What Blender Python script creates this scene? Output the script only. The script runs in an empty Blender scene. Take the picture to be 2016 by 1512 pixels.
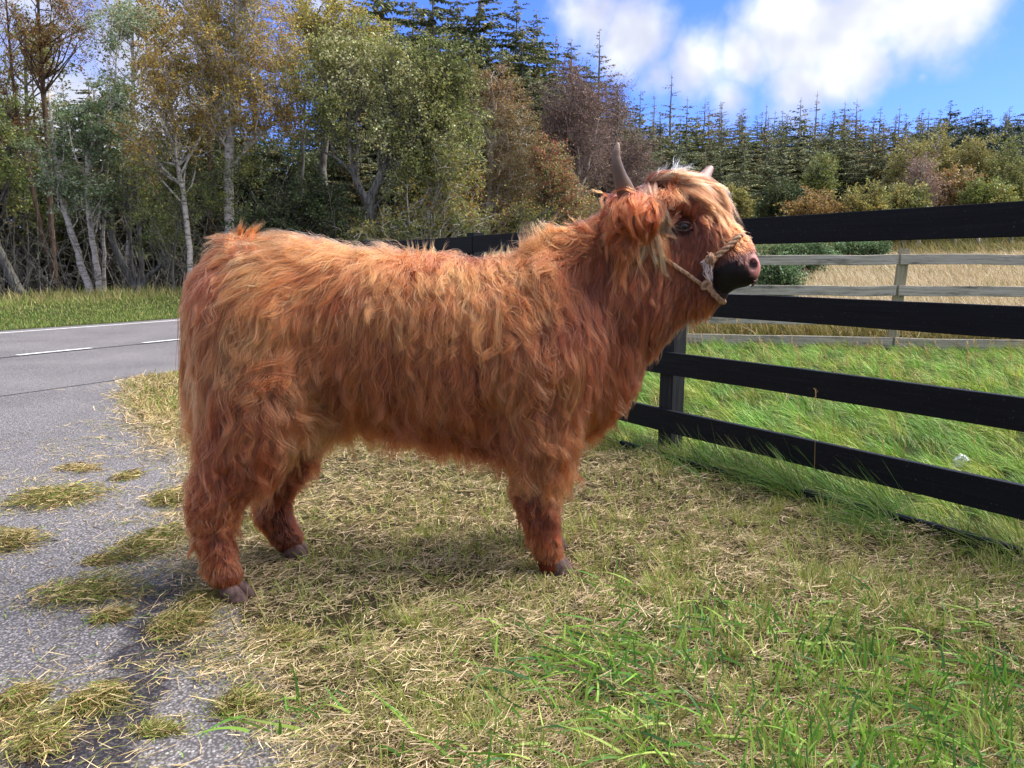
import bpy, math, random, os
import numpy as np
from mathutils import Vector, Matrix, kdtree, noise

random.seed(7)
RNG = np.random.default_rng(7)
SC = bpy.context.scene
COL = SC.collection

# ------------------------------------------------------------------ camera
CAM_H = 1.1
PITCH = math.radians(8.7)
FPX = 1514.0                      # focal length in pixels of the 2016 px wide picture
cam_data = bpy.data.cameras.new("camera")
cam = bpy.data.objects.new("camera", cam_data)
COL.objects.link(cam)
cam.location = (0, 0, CAM_H)
cam.rotation_euler = (math.radians(90) - PITCH, 0, 0)
cam_data.sensor_width = 36
cam_data.lens = FPX / 2016 * 36
cam_data.clip_end = 2000
cam_data.clip_start = 0.05
SC.camera = cam

# ------------------------------------------------------------------ sun, sky, exposure
SUN_DIR = Vector((0.56, 0.12, 0.72)).normalized()      # towards the sun
SUN_EL = math.asin(SUN_DIR.z)
SUN_AZ = math.atan2(SUN_DIR.x, SUN_DIR.y)
sun_data = bpy.data.lights.new("sun", 'SUN')
sun_data.energy = 2.8
sun_data.angle = math.radians(52.0)
sun_data.color = (1.0, 0.95, 0.87)
sun = bpy.data.objects.new("sun", sun_data)
COL.objects.link(sun)
sun.rotation_euler = SUN_DIR.to_track_quat('Z', 'Y').to_euler()
SC.view_settings.view_transform = 'Standard'
SC.view_settings.look = 'None'
SC.view_settings.gamma = 1
SC.view_settings.exposure = 1.7
SC.cycles.max_bounces = 6
SC.cycles.diffuse_bounces = 3
SC.cycles.glossy_bounces = 3
SC.cycles.transmission_bounces = 4
SC.cycles.transparent_max_bounces = 6
SC.cycles.caustics_reflective = False
SC.cycles.caustics_refractive = False
try:
    SC.cycles_curves.shape = 'RIBBONS'
    SC.cycles_curves.subdivisions = 2
except Exception:
    pass


def sl(c):
    """sRGB 0..255 -> linear rgba"""
    out = []
    for x in c:
        x = x / 255
        out.append(x / 12.92 if x <= 0.04045 else ((x + 0.055) / 1.055) ** 2.4)
    return tuple(out) + (1.0,)


def ray_dir(px, py):
    """world direction of a pixel of the photograph (2016 x 1512)"""
    x = (np.asarray(px, float) - 1008) / FPX
    y = -(np.asarray(py, float) - 756) / FPX
    c, s = math.cos(PITCH), math.sin(PITCH)
    return np.stack([x, c + y * s, y * c - s], -1)


def to_px(P):
    """world points (n,3) -> picture coordinates"""
    P = np.asarray(P, float)
    c, s = math.cos(PITCH), math.sin(PITCH)
    X = P[..., 0]
    Y = P[..., 1]
    Z = P[..., 2] - CAM_H
    dep = Y * c - Z * s
    up = Y * s + Z * c
    return 1008 + FPX * X / dep, 756 - FPX * up / dep, dep


def at_y(px, py, Y):
    """the point seen at a pixel on the vertical plane y = Y"""
    d = ray_dir(px, py)
    t = Y / d[..., 1]
    return d * np.asarray(t)[..., None] + np.array([0, 0, CAM_H])


def on_ground(px, py, z=0.0):
    d = ray_dir(px, py)
    t = (z - CAM_H) / d[..., 2]
    return d * np.asarray(t)[..., None] + np.array([0, 0, CAM_H])


# ------------------------------------------------------------------ node helpers
class NT:
    def __init__(self, tree):
        self.t = tree
        self.n = tree.nodes
        self.l = tree.links

    def new(self, typ, **kw):
        n = self.n.new(typ)
        for k, v in kw.items():
            if hasattr(n, k):
                setattr(n, k, v)
        return n

    def link(self, a, b):
        self.l.new(a, b)

    def put(self, sock, v):
        if isinstance(v, bpy.types.NodeSocket):
            self.l.new(v, sock)
        else:
            sock.default_value = v

    def math(self, op, a, b=None, c=None, clamp=False):
        n = self.n.new('ShaderNodeMath')
        n.operation = op
        n.use_clamp = clamp
        self.put(n.inputs[0], a)
        if b is not None:
            self.put(n.inputs[1], b)
        if c is not None:
            self.put(n.inputs[2], c)
        return n.outputs[0]

    def vmath(self, op, a, b=None, out=0):
        n = self.n.new('ShaderNodeVectorMath')
        n.operation = op
        self.put(n.inputs[0], a)
        if b is not None:
            self.put(n.inputs[1], b)
        return n.outputs['Value'] if op in ('DISTANCE', 'DOT_PRODUCT', 'LENGTH') else n.outputs[0]

    def noise(self, vec, scale, detail=4, rough=0.55, dist=0.0, color=False):
        n = self.n.new('ShaderNodeTexNoise')
        if vec is not None:
            self.l.new(vec, n.inputs['Vector'])
        n.inputs['Scale'].default_value = scale
        n.inputs['Detail'].default_value = detail
        n.inputs['Roughness'].default_value = rough
        n.inputs['Distortion'].default_value = dist
        return n.outputs['Color'] if color else n.outputs['Fac']

    def ramp(self, fac, stops, interp='LINEAR'):
        n = self.n.new('ShaderNodeValToRGB')
        n.color_ramp.interpolation = interp
        el = n.color_ramp.elements
        while len(el) < len(stops):
            el.new(0.5)
        for e, (p, c) in zip(el, stops):
            e.position = p
            e.color = c if len(c) == 4 else tuple(c) + (1,)
        self.put(n.inputs[0], fac)
        return n.outputs[0]

    def mix(self, fac, a, b, mode='MIX'):
        n = self.n.new('ShaderNodeMix')
        n.data_type = 'RGBA'
        n.blend_type = mode
        self.put(n.inputs[0], fac)
        self.put(n.inputs[6], a)
        self.put(n.inputs[7], b)
        return n.outputs[2]

    def maprange(self, v, a, b, c=0.0, d=1.0, smooth=False):
        n = self.n.new('ShaderNodeMapRange')
        n.interpolation_type = 'SMOOTHSTEP' if smooth else 'LINEAR'
        self.put(n.inputs[0], v)
        n.inputs[1].default_value = a
        n.inputs[2].default_value = b
        n.inputs[3].default_value = c
        n.inputs[4].default_value = d
        return n.outputs[0]

    def bump(self, h, strength=0.5, dist=0.01):
        n = self.n.new('ShaderNodeBump')
        n.inputs['Strength'].default_value = strength
        n.inputs['Distance'].default_value = dist
        self.l.new(h, n.inputs['Height'])
        return n.outputs[0]


def material(name):
    m = bpy.data.materials.new(name)
    m.use_nodes = True
    t = NT(m.node_tree)
    b = m.node_tree.nodes['Principled BSDF']
    b.inputs['Specular IOR Level'].default_value = .18
    return m, t, b


def simple_mat(name, col, rough=0.6, spec=0.3):
    m, t, b = material(name)
    b.inputs['Base Color'].default_value = col
    b.inputs['Roughness'].default_value = rough
    b.inputs['Specular IOR Level'].default_value = spec
    return m


# ------------------------------------------------------------------ world: blue sky with broken cloud
world = bpy.data.worlds.new("World")
SC.world = world
world.use_nodes = True
wt = NT(world.node_tree)
bg = world.node_tree.nodes['Background']
sky = wt.new('ShaderNodeTexSky')
sky.sky_type = 'NISHITA'
sky.sun_disc = False
sky.sun_elevation = SUN_EL
sky.sun_rotation = SUN_AZ
sky.ozone_density = 2.2
sky.air_density = 1.0
sky.dust_density = 0.6
tc = wt.new('ShaderNodeTexCoord')
dirv = wt.vmath('NORMALIZE', tc.outputs['Generated'])
wn = wt.noise(dirv, 4.2, 5, 0.58, 0.2)
wn2 = wt.noise(dirv, 13.0, 4, 0.6, 0.0)
blobs = [  # picture x, y, radius (in direction units), weight
    (1170, 40, .075, 1.0), (1240, 75, .085, 1.1), (1290, 150, .06, .8), (1370, 130, .075, .95), (1470, 120, .07, .95),
    (1560, 70, .10, 1.0), (1680, 50, .12, 1.0), (1800, 30, .10, 1.0), (1700, 110, .075, .95), (1440, 190, .055, .9),
    (1560, 170, .07, .95), (1650, 165, .045, .8), (1880, 10, .08, .9), (1815, 152, .02, .55),
    (300, 60, .2, 1.0), (120, 200, .25, 1.0), (600, 0, .1, .7),
]
acc = None
for (bx, by, br, bw) in blobs:
    d = ray_dir(bx, by)
    d = d / np.linalg.norm(d)
    dd = wt.vmath('DISTANCE', dirv, tuple(d))
    v = wt.math('MULTIPLY', wt.maprange(dd, 0.0, br, 1.0, 0.0), bw)
    acc = v if acc is None else wt.math('MAXIMUM', acc, v)
cd = ray_dir(1500, 100)
cd = cd / np.linalg.norm(cd)
away = wt.maprange(wt.vmath('DISTANCE', dirv, tuple(cd)), 0.55, 0.85, 0.0, 1.0, True)
gen = wt.maprange(wt.noise(dirv, 2.1, 5, 0.55, 0.3), 0.37, 0.52, 0.0, 1.0)
gen = wt.math('MULTIPLY', gen, away)
acc = wt.math('MAXIMUM', acc, gen)
wob = wt.math('ADD', wt.math('MULTIPLY', wt.math('SUBTRACT', wn, 0.5), 1.5), wt.math('MULTIPLY', wt.math('SUBTRACT', wn2, 0.5), 1.0))
dens = wt.math('ADD', acc, wob)
cmask = wt.maprange(dens, 0.20, 0.95, 0.0, 1.0, True)
shade = wt.noise(wt.vmath('ADD', dirv, (3.1, 1.7, 0.4)), 5.5, 4, 0.55, 0.2)
# Nishita radiance is about 5..10 here; the clouds are given radiances on that scale
skycol = wt.mix(1.0, sky.outputs[0], (0.215, 0.31, 0.70, 1), 'MULTIPLY')
ccol = wt.ramp(shade, [(0.36, (1.35, 1.45, 1.95)), (0.5, (2.0, 2.1, 2.45)), (0.62, (3.0, 3.05, 3.1))])
fin = wt.mix(cmask, skycol, ccol)
wt.link(fin, bg.inputs[0])
bg.inputs[1].default_value = 0.125


# ------------------------------------------------------------------ object helpers
def link(o, parent=None):
    COL.objects.link(o)
    if parent is not None:
        o.parent = parent
    return o


def tag(o, label=None, cat=None, group=None, kind=None):
    if label:
        o['label'] = label
    if cat:
        o['category'] = cat
    if group:
        o['group'] = group
    if kind:
        o['kind'] = kind
    return o


def empty(name, loc=(0, 0, 0), rz=0.0):
    o = bpy.data.objects.new(name, None)
    o.location = loc
    o.rotation_euler = (0, 0, rz)
    o.empty_display_size = 0.1
    return link(o)


def np_mesh(name, V, F, mat=None, smooth=False, mats=None, midx=None):
    """V (n,3); F list of arrays, each (m,k) with k corners"""
    me = bpy.data.meshes.new(name)
    if isinstance(F, np.ndarray):
        F = [F]
    F = [f for f in F if len(f)]
    V = np.asarray(V, np.float32)
    me.vertices.add(len(V))
    me.vertices.foreach_set('co', V.ravel())
    nl = sum(f.size for f in F)
    npoly = sum(len(f) for f in F)
    me.loops.add(nl)
    me.polygons.add(npoly)
    me.loops.foreach_set('vertex_index', np.concatenate([f.ravel() for f in F]).astype(np.int32))
    tot = np.concatenate([np.full(len(f), f.shape[1]) for f in F])
    start = np.concatenate([[0], np.cumsum(tot)[:-1]])
    me.polygons.foreach_set('loop_start', start.astype(np.int32))
    if midx is not None:
        me.polygons.foreach_set('material_index', np.asarray(midx, np.int32))
    me.polygons.foreach_set('use_smooth', np.full(npoly, bool(smooth)))
    me.update(calc_edges=True)
    for m in (mats or ([mat] if mat else [])):
        me.materials.append(m)
    return me


def mesh_obj(name, V, F, mat=None, parent=None, smooth=False, **kw):
    me = np_mesh(name, V, F, mat, smooth, **kw)
    return link(bpy.data.objects.new(name, me), parent)


def set_color(me, name, rgb, domain='POINT'):
    a = me.attributes.new(name, 'FLOAT_COLOR', domain)
    c = np.ones((len(rgb), 4), np.float32)
    c[:, :3] = rgb
    a.data.foreach_set('color', c.ravel())


def tube(pts, rad, seg=8, cap=True):
    """a tapered tube along pts; returns V, F(list)"""
    P = np.asarray(pts, float)
    R = np.asarray(rad, float)
    n = len(P)
    T = np.gradient(P, axis=0)
    T /= np.linalg.norm(T, axis=1)[:, None] + 1e-9
    ref = np.array([0, 0, 1.0]) if abs(T[0, 2]) < 0.9 else np.array([1.0, 0, 0])
    A = np.cross(T, ref)
    A /= np.linalg.norm(A, axis=1)[:, None] + 1e-9
    B = np.cross(T, A)
    ang = np.linspace(0, 2 * np.pi, seg, endpoint=False)
    V = P[:, None] + (A[:, None] * np.cos(ang)[None, :, None] + B[:, None] * np.sin(ang)[None, :, None]) * R[:, None, None]
    V = V.reshape(-1, 3)
    i = np.arange(n - 1)[:, None] * seg
    j = np.arange(seg)[None]
    k = (j + 1) % seg
    F = np.stack([i + j, i + k, i + seg + k, i + seg + j], -1).reshape(-1, 4)
    Fs = [F]
    if cap:
        V = np.vstack([V, P[0], P[-1]])
        c0, c1 = n * seg, n * seg + 1
        jj = np.arange(seg)
        kk = (jj + 1) % seg
        Fs.append(np.concatenate([np.stack([kk, jj, np.full(seg, c0)], -1), np.stack([(n - 1) * seg + jj, (n - 1) * seg + kk, np.full(seg, c1)], -1)]))
    return V, Fs


class MB:
    """collects pieces of one mesh"""
    def __init__(self):
        self.V, self.F3, self.F4, self.n = [], [], [], 0

    def add(self, V, Fs):
        if isinstance(Fs, np.ndarray):
            Fs = [Fs]
        for f in Fs:
            if len(f):
                (self.F3 if f.shape[1] == 3 else self.F4).append(f + self.n)
        self.V.append(np.asarray(V, float))
        self.n += len(V)

    def tube(self, pts, rad, seg=8, cap=True):
        self.add(*tube(pts, rad, seg, cap))

    def box(self, c, sx, sy, sz, ax=None):
        s = np.array([[x, y, z] for x in (-1, 1) for y in (-1, 1) for z in (-1, 1)], float) * np.array([sx, sy, sz]) / 2
        if ax is not None:
            s = s @ np.asarray(ax)
        F = np.array([[0, 1, 3, 2], [4, 6, 7, 5], [0, 4, 5, 1], [2, 3, 7, 6], [0, 2, 6, 4], [1, 5, 7, 3]])
        self.add(s + np.asarray(c), F)

    def arrays(self):
        V = np.vstack(self.V)
        F = []
        if self.F3:
            F.append(np.vstack(self.F3))
        if self.F4:
            F.append(np.vstack(self.F4))
        return V, F

    def build(self, name, mat, parent=None, smooth=False):
        V, F = self.arrays()
        return mesh_obj(name, V, F, mat, parent, smooth)
# ================================================================== THE COW
CU = np.array([math.cos(math.radians(7.9)), math.sin(math.radians(7.9)), 0])
CV = np.array([CU[1], -CU[0], 0])                      # towards the camera
CO = np.array([0, 2.76, 0.0])


def c2w(L):
    L = np.asarray(L, float)
    return CO + L[..., 0:1] * CU + L[..., 1:2] * CV + L[..., 2:3] * np.array([0, 0, 1.0])


def w2c(P):
    D = np.asarray(P, float) - CO
    return np.stack([D @ CU, D @ CV, D[..., 2]], -1)


def Lp(px, py, v=0.0):
    """point of the cow's frame seen at a pixel on the plane v"""
    d = ray_dir(px, py)
    o = np.array([0, 0, CAM_H])
    t = (v - (o - CO) @ CV) / (d @ CV)
    return w2c(o + d * t)


def pxr(r, L):
    return r / FPX * to_px(c2w(np.asarray(L)))[2]


# (x, y, v, r) -> (x, y, v, r), lateral scale, blend
PR = [
    # trunk
    (494, 590, 0, 84, 548, 602, 0, 108, .80, .05),
    (545, 622, 0, 128, 900, 676, 0, 146, .74, .08),
    (900, 676, 0, 146, 1045, 668, 0, 148, .74, .08),
    (560, 572, 0, 82, 840, 620, 0, 92, .9, .06),
    (1040, 624, 0, 92, 1100, 594, 0, 78, .7, .06),
    (1080, 700, 0, 136, 1172, 728, 0, 74, .72, .06),
    # neck
    (1070, 662, 0, 140, 1235, 553, 0, 102, .62, .07),
    (1235, 560, 0, 112, 1305, 480, .02, 82, .70, .06),
    (1088, 580, 0, 72, 1236, 460, 0, 52, .55, .05),
    (1140, 645, 0, 116, 1212, 630, 0, 74, .62, .06),
    # head
    (1270, 400, .0, 44, 1335, 420, .03, 66, 1.0, .04),
    (1300, 412, .10, 38, 1334, 412, -.07, 34, 1.0, .04),
    (1320, 427, .03, 58, 1442, 512, .13, 37, .85, .04),
    (1326, 500, .04, 68, 1420, 552, .12, 30, .72, .05),
    (1300, 545, .03, 60, 1380, 575, .07, 36, .72, .05),
    (1436, 524, .13, 44, 1459, 529, .135, 37, 1.0, .02),
    (1374, 438, .04, 30, 1452, 494, .12, 26, 1.0, .03),
    # hind legs: near, far
    (490, 640, .10, 98, 500, 770, .12, 82, .75, .07),
    (500, 770, .12, 81, 476, 870, .15, 64, .8, .06),
    (476, 870, .15, 60, 422, 985, .18, 35, .8, .04),
    (420, 985, .18, 33, 430, 1085, .19, 22, .9, .03),
    (430, 1085, .19, 22, 444, 1134, .2, 29, .9, .03),
    (530, 640, -.10, 100, 560, 800, -.14, 88, .75, .05),
    (560, 800, -.14, 72, 550, 920, -.15, 44, .8, .04),
    (543, 920, -.15, 40, 536, 1010, -.16, 27, .9, .03),
    (536, 1010, -.16, 27, 565, 1062, -.17, 28, .9, .03),
    # fore legs
    (1058, 730, .11, 92, 1058, 860, .13, 54, .7, .06),
    (1058, 860, .13, 48, 1052, 975, .13, 31, .85, .04),
    (1056, 975, .13, 32, 1075, 1075, .13, 22, .95, .03),
    (1075, 1075, .13, 21, 1086, 1114, .13, 26, .95, .03),
    (1070, 730, -.11, 95, 1075, 840, -.13, 55, .7, .06),
    (1075, 840, -.13, 50, 1062, 940, -.13, 33, .85, .04),
    (1062, 940, -.13, 30, 1070, 1020, -.13, 22, .95, .03),
    (1070, 1020, -.13, 22, 1078, 1055, -.13, 26, .95, .03),
    # tail
    (448, 505, 0, 24, 408, 560, 0, 17, 1.0, .03),
    (408, 560, 0, 16, 392, 800, 0, 12, 1.0, .02),
    # near ear, under its long hair
    (1272, 405, .10, 24, 1238, 432, .18, 26, .55, .03),
    (1238, 432, .18, 26, 1226, 470, .19, 15, .55, .03),
]
GH = 0.0125
G0 = np.array([-1.42, -0.50, -0.02])
GN = (215, 80, 112)
GX = [G0[i] + GH * np.arange(GN[i]) for i in range(3)]
SDF = np.full(GN, 0.25, np.float32)


def add_prim(a, b, ra, rb, vs, k):
    m = max(ra, rb) + k + 0.06
    lo = np.minimum(a, b) - m
    hi = np.maximum(a, b) + m
    s = [slice(max(0, int((lo[i] - G0[i]) / GH)), min(GN[i], int((hi[i] - G0[i]) / GH) + 2)) for i in range(3)]
    X = GX[0][s[0]][:, None, None]
    Y = GX[1][s[1]][None, :, None]
    Z = GX[2][s[2]][None, None, :]
    vm = (a[1] + b[1]) / 2
    A = a.copy(); B = b.copy()
    A[1] = (a[1] - vm) / vs; B[1] = (b[1] - vm) / vs
    Yc = (Y - vm) / vs
    D = B - A
    L2 = (D * D).sum() + 1e-9
    t = ((X - A[0]) * D[0] + (Yc - A[1]) * D[1] + (Z - A[2]) * D[2]) / L2
    t = np.clip(t, 0, 1)
    q = np.sqrt((X - A[0] - t * D[0]) ** 2 + (Yc - A[1] - t * D[1]) ** 2 + (Z - A[2] - t * D[2]) ** 2)
    d = (q - (ra + (rb - ra) * t)) * (1 if vs >= 1 else (1 + vs) / 2)
    old = SDF[s[0], s[1], s[2]]
    h = np.clip(0.5 + 0.5 * (old - d) / k, 0, 1)
    SDF[s[0], s[1], s[2]] = old * (1 - h) + d * h - k * h * (1 - h)


for (x0, y0, v0, r0, x1, y1, v1, r1, vs, k) in PR:
    a = Lp(x0, y0, v0); b = Lp(x1, y1, v1)
    add_prim(a, b, pxr(r0, a), pxr(r1, b), vs, k)


def grid_at(F, L):
    q = (np.asarray(L) - G0) / GH
    q = np.clip(q, 0.001, np.array(GN) - 1.002)
    i = q.astype(int)
    f = q - i
    x, y, z = i[..., 0], i[..., 1], i[..., 2]
    fx, fy, fz = f[..., 0], f[..., 1], f[..., 2]
    c00 = F[x, y, z] * (1 - fx) + F[x + 1, y, z] * fx
    c10 = F[x, y + 1, z] * (1 - fx) + F[x + 1, y + 1, z] * fx
    c01 = F[x, y, z + 1] * (1 - fx) + F[x + 1, y, z + 1] * fx
    c11 = F[x, y + 1, z + 1] * (1 - fx) + F[x + 1, y + 1, z + 1] * fx
    return (c00 * (1 - fy) + c10 * fy) * (1 - fz) + (c01 * (1 - fy) + c11 * fy) * fz


def sdf(L):
    return grid_at(SDF, L)


def sdf_n(L):
    L = np.asarray(L)
    e = GH
    g = np.stack([sdf(L + np.array(v) * e) - sdf(L - np.array(v) * e) for v in ((1., 0, 0), (0, 1., 0), (0, 0, 1.))], -1)
    return g / (np.linalg.norm(g, axis=-1, keepdims=True) + 1e-9)


def hit(px, py, off=0.0):
    """points of the cow's skin seen at pixels (cow frame); beside the outline, the closest approach"""
    one = np.ndim(px) == 0
    d = ray_dir(np.atleast_1d(px), np.atleast_1d(py))
    d = d / np.linalg.norm(d, axis=1)[:, None]
    tt = np.arange(1.7, 3.7, 0.006)
    L = w2c(np.array([0, 0, CAM_H]) + d[:, None] * tt[None, :, None])
    q = sdf(L)
    ins = q < off
    first = np.where(ins.any(1), ins.argmax(1), q.argmin(1))
    t0 = tt[first]
    qa = q[np.arange(len(d)), np.maximum(first - 1, 0)]
    qb = q[np.arange(len(d)), first]
    fr = np.where(ins.any(1), (qb - off) / (qb - qa - 1e-9), 0)
    t0 = t0 - 0.006 * np.clip(fr * -1 * -1, 0, 1) * 0 + 0.0
    out = w2c(np.array([0, 0, CAM_H]) + d * t0[:, None])
    return out[0] if one else out


_w = hit(1484, 519)
add_prim(_w + np.array([-.004, -.012, 0.]), _w + np.array([-.002, -.014, -.004]), .022, .022, 1.0, .010)
NOSTRIL = hit(1484, 520)
# nostril hollow
for i in range(1):
    X, Y, Z = np.meshgrid(*[GX[j] for j in range(3)], indexing='ij', sparse=True)
    q = np.sqrt((X - NOSTRIL[0]) ** 2 + (Y - NOSTRIL[1]) ** 2 + ((Z - NOSTRIL[2]) * .8) ** 2) - 0.0165
    SDF[:] = np.maximum(SDF, -q)


def surface_nets(F, lo, h):
    S = F < 0
    n = F.shape
    c = np.zeros((n[0] - 1, n[1] - 1, n[2] - 1), np.int8)
    for dx in (0, 1):
        for dy in (0, 1):
            for dz in (0, 1):
                c += S[dx:n[0] - 1 + dx, dy:n[1] - 1 + dy, dz:n[2] - 1 + dz]
    act = np.argwhere((c > 0) & (c < 8))
    idx = np.full(c.shape, -1, np.int64)
    idx[tuple(act.T)] = np.arange(len(act))
    pos = np.zeros((len(act), 3)); cnt = np.zeros(len(act))
    corners = [np.array(v) for v in np.ndindex(2, 2, 2)]
    for a in corners:
        for ax in range(3):
            if a[ax] == 0:
                b = a.copy(); b[ax] = 1
                fa = F[tuple((act + a).T)]; fb = F[tuple((act + b).T)]
                m = (fa < 0) != (fb < 0)
                t = np.where(m, fa / (fa - fb + 1e-12), 0)
                p = a[None] + t[:, None] * (b - a)[None]
                pos[m] += p[m]; cnt[m] += 1
    V = lo + (act + pos / cnt[:, None]) * h
    quads = []
    for ax in range(3):
        o1, o2 = [(1, 2), (2, 0), (0, 1)][ax]
        sl0 = [slice(1, n[i] - 1) for i in range(3)]
        sl0[ax] = slice(0, n[ax] - 1)
        sl1 = list(sl0); sl1[ax] = slice(1, n[ax])
        ch = S[tuple(sl0)] != S[tuple(sl1)]
        pts = np.argwhere(ch)
        base = pts.copy()
        for i in range(3):
            if i != ax:
                base[:, i] += 1
        ins = S[tuple(base.T)]
        e1 = np.zeros(3, int); e1[o1] = 1
        e2 = np.zeros(3, int); e2[o2] = 1
        q = np.stack([idx[tuple((base - e1 - e2).T)], idx[tuple((base - e2).T)], idx[tuple(base.T)], idx[tuple((base - e1).T)]], -1)
        q[~ins] = q[~ins][:, ::-1]
        quads.append(q)
    Q = np.concatenate(quads)
    return V, Q[(Q >= 0).all(1)]


BV, BF = surface_nets(SDF, G0, GH)
# drop stray islands below the ground level
cow = empty("highland_cow", tuple(c2w([-0.2, 0, 0])))
tag(cow, "shaggy rust coloured highland calf with a rope halter standing on cut grass", "cow")
COWLOC = np.array(cow.location)


def cow_part(o):
    o.parent = cow
    o.location = tuple(-COWLOC)
    return o


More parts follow.
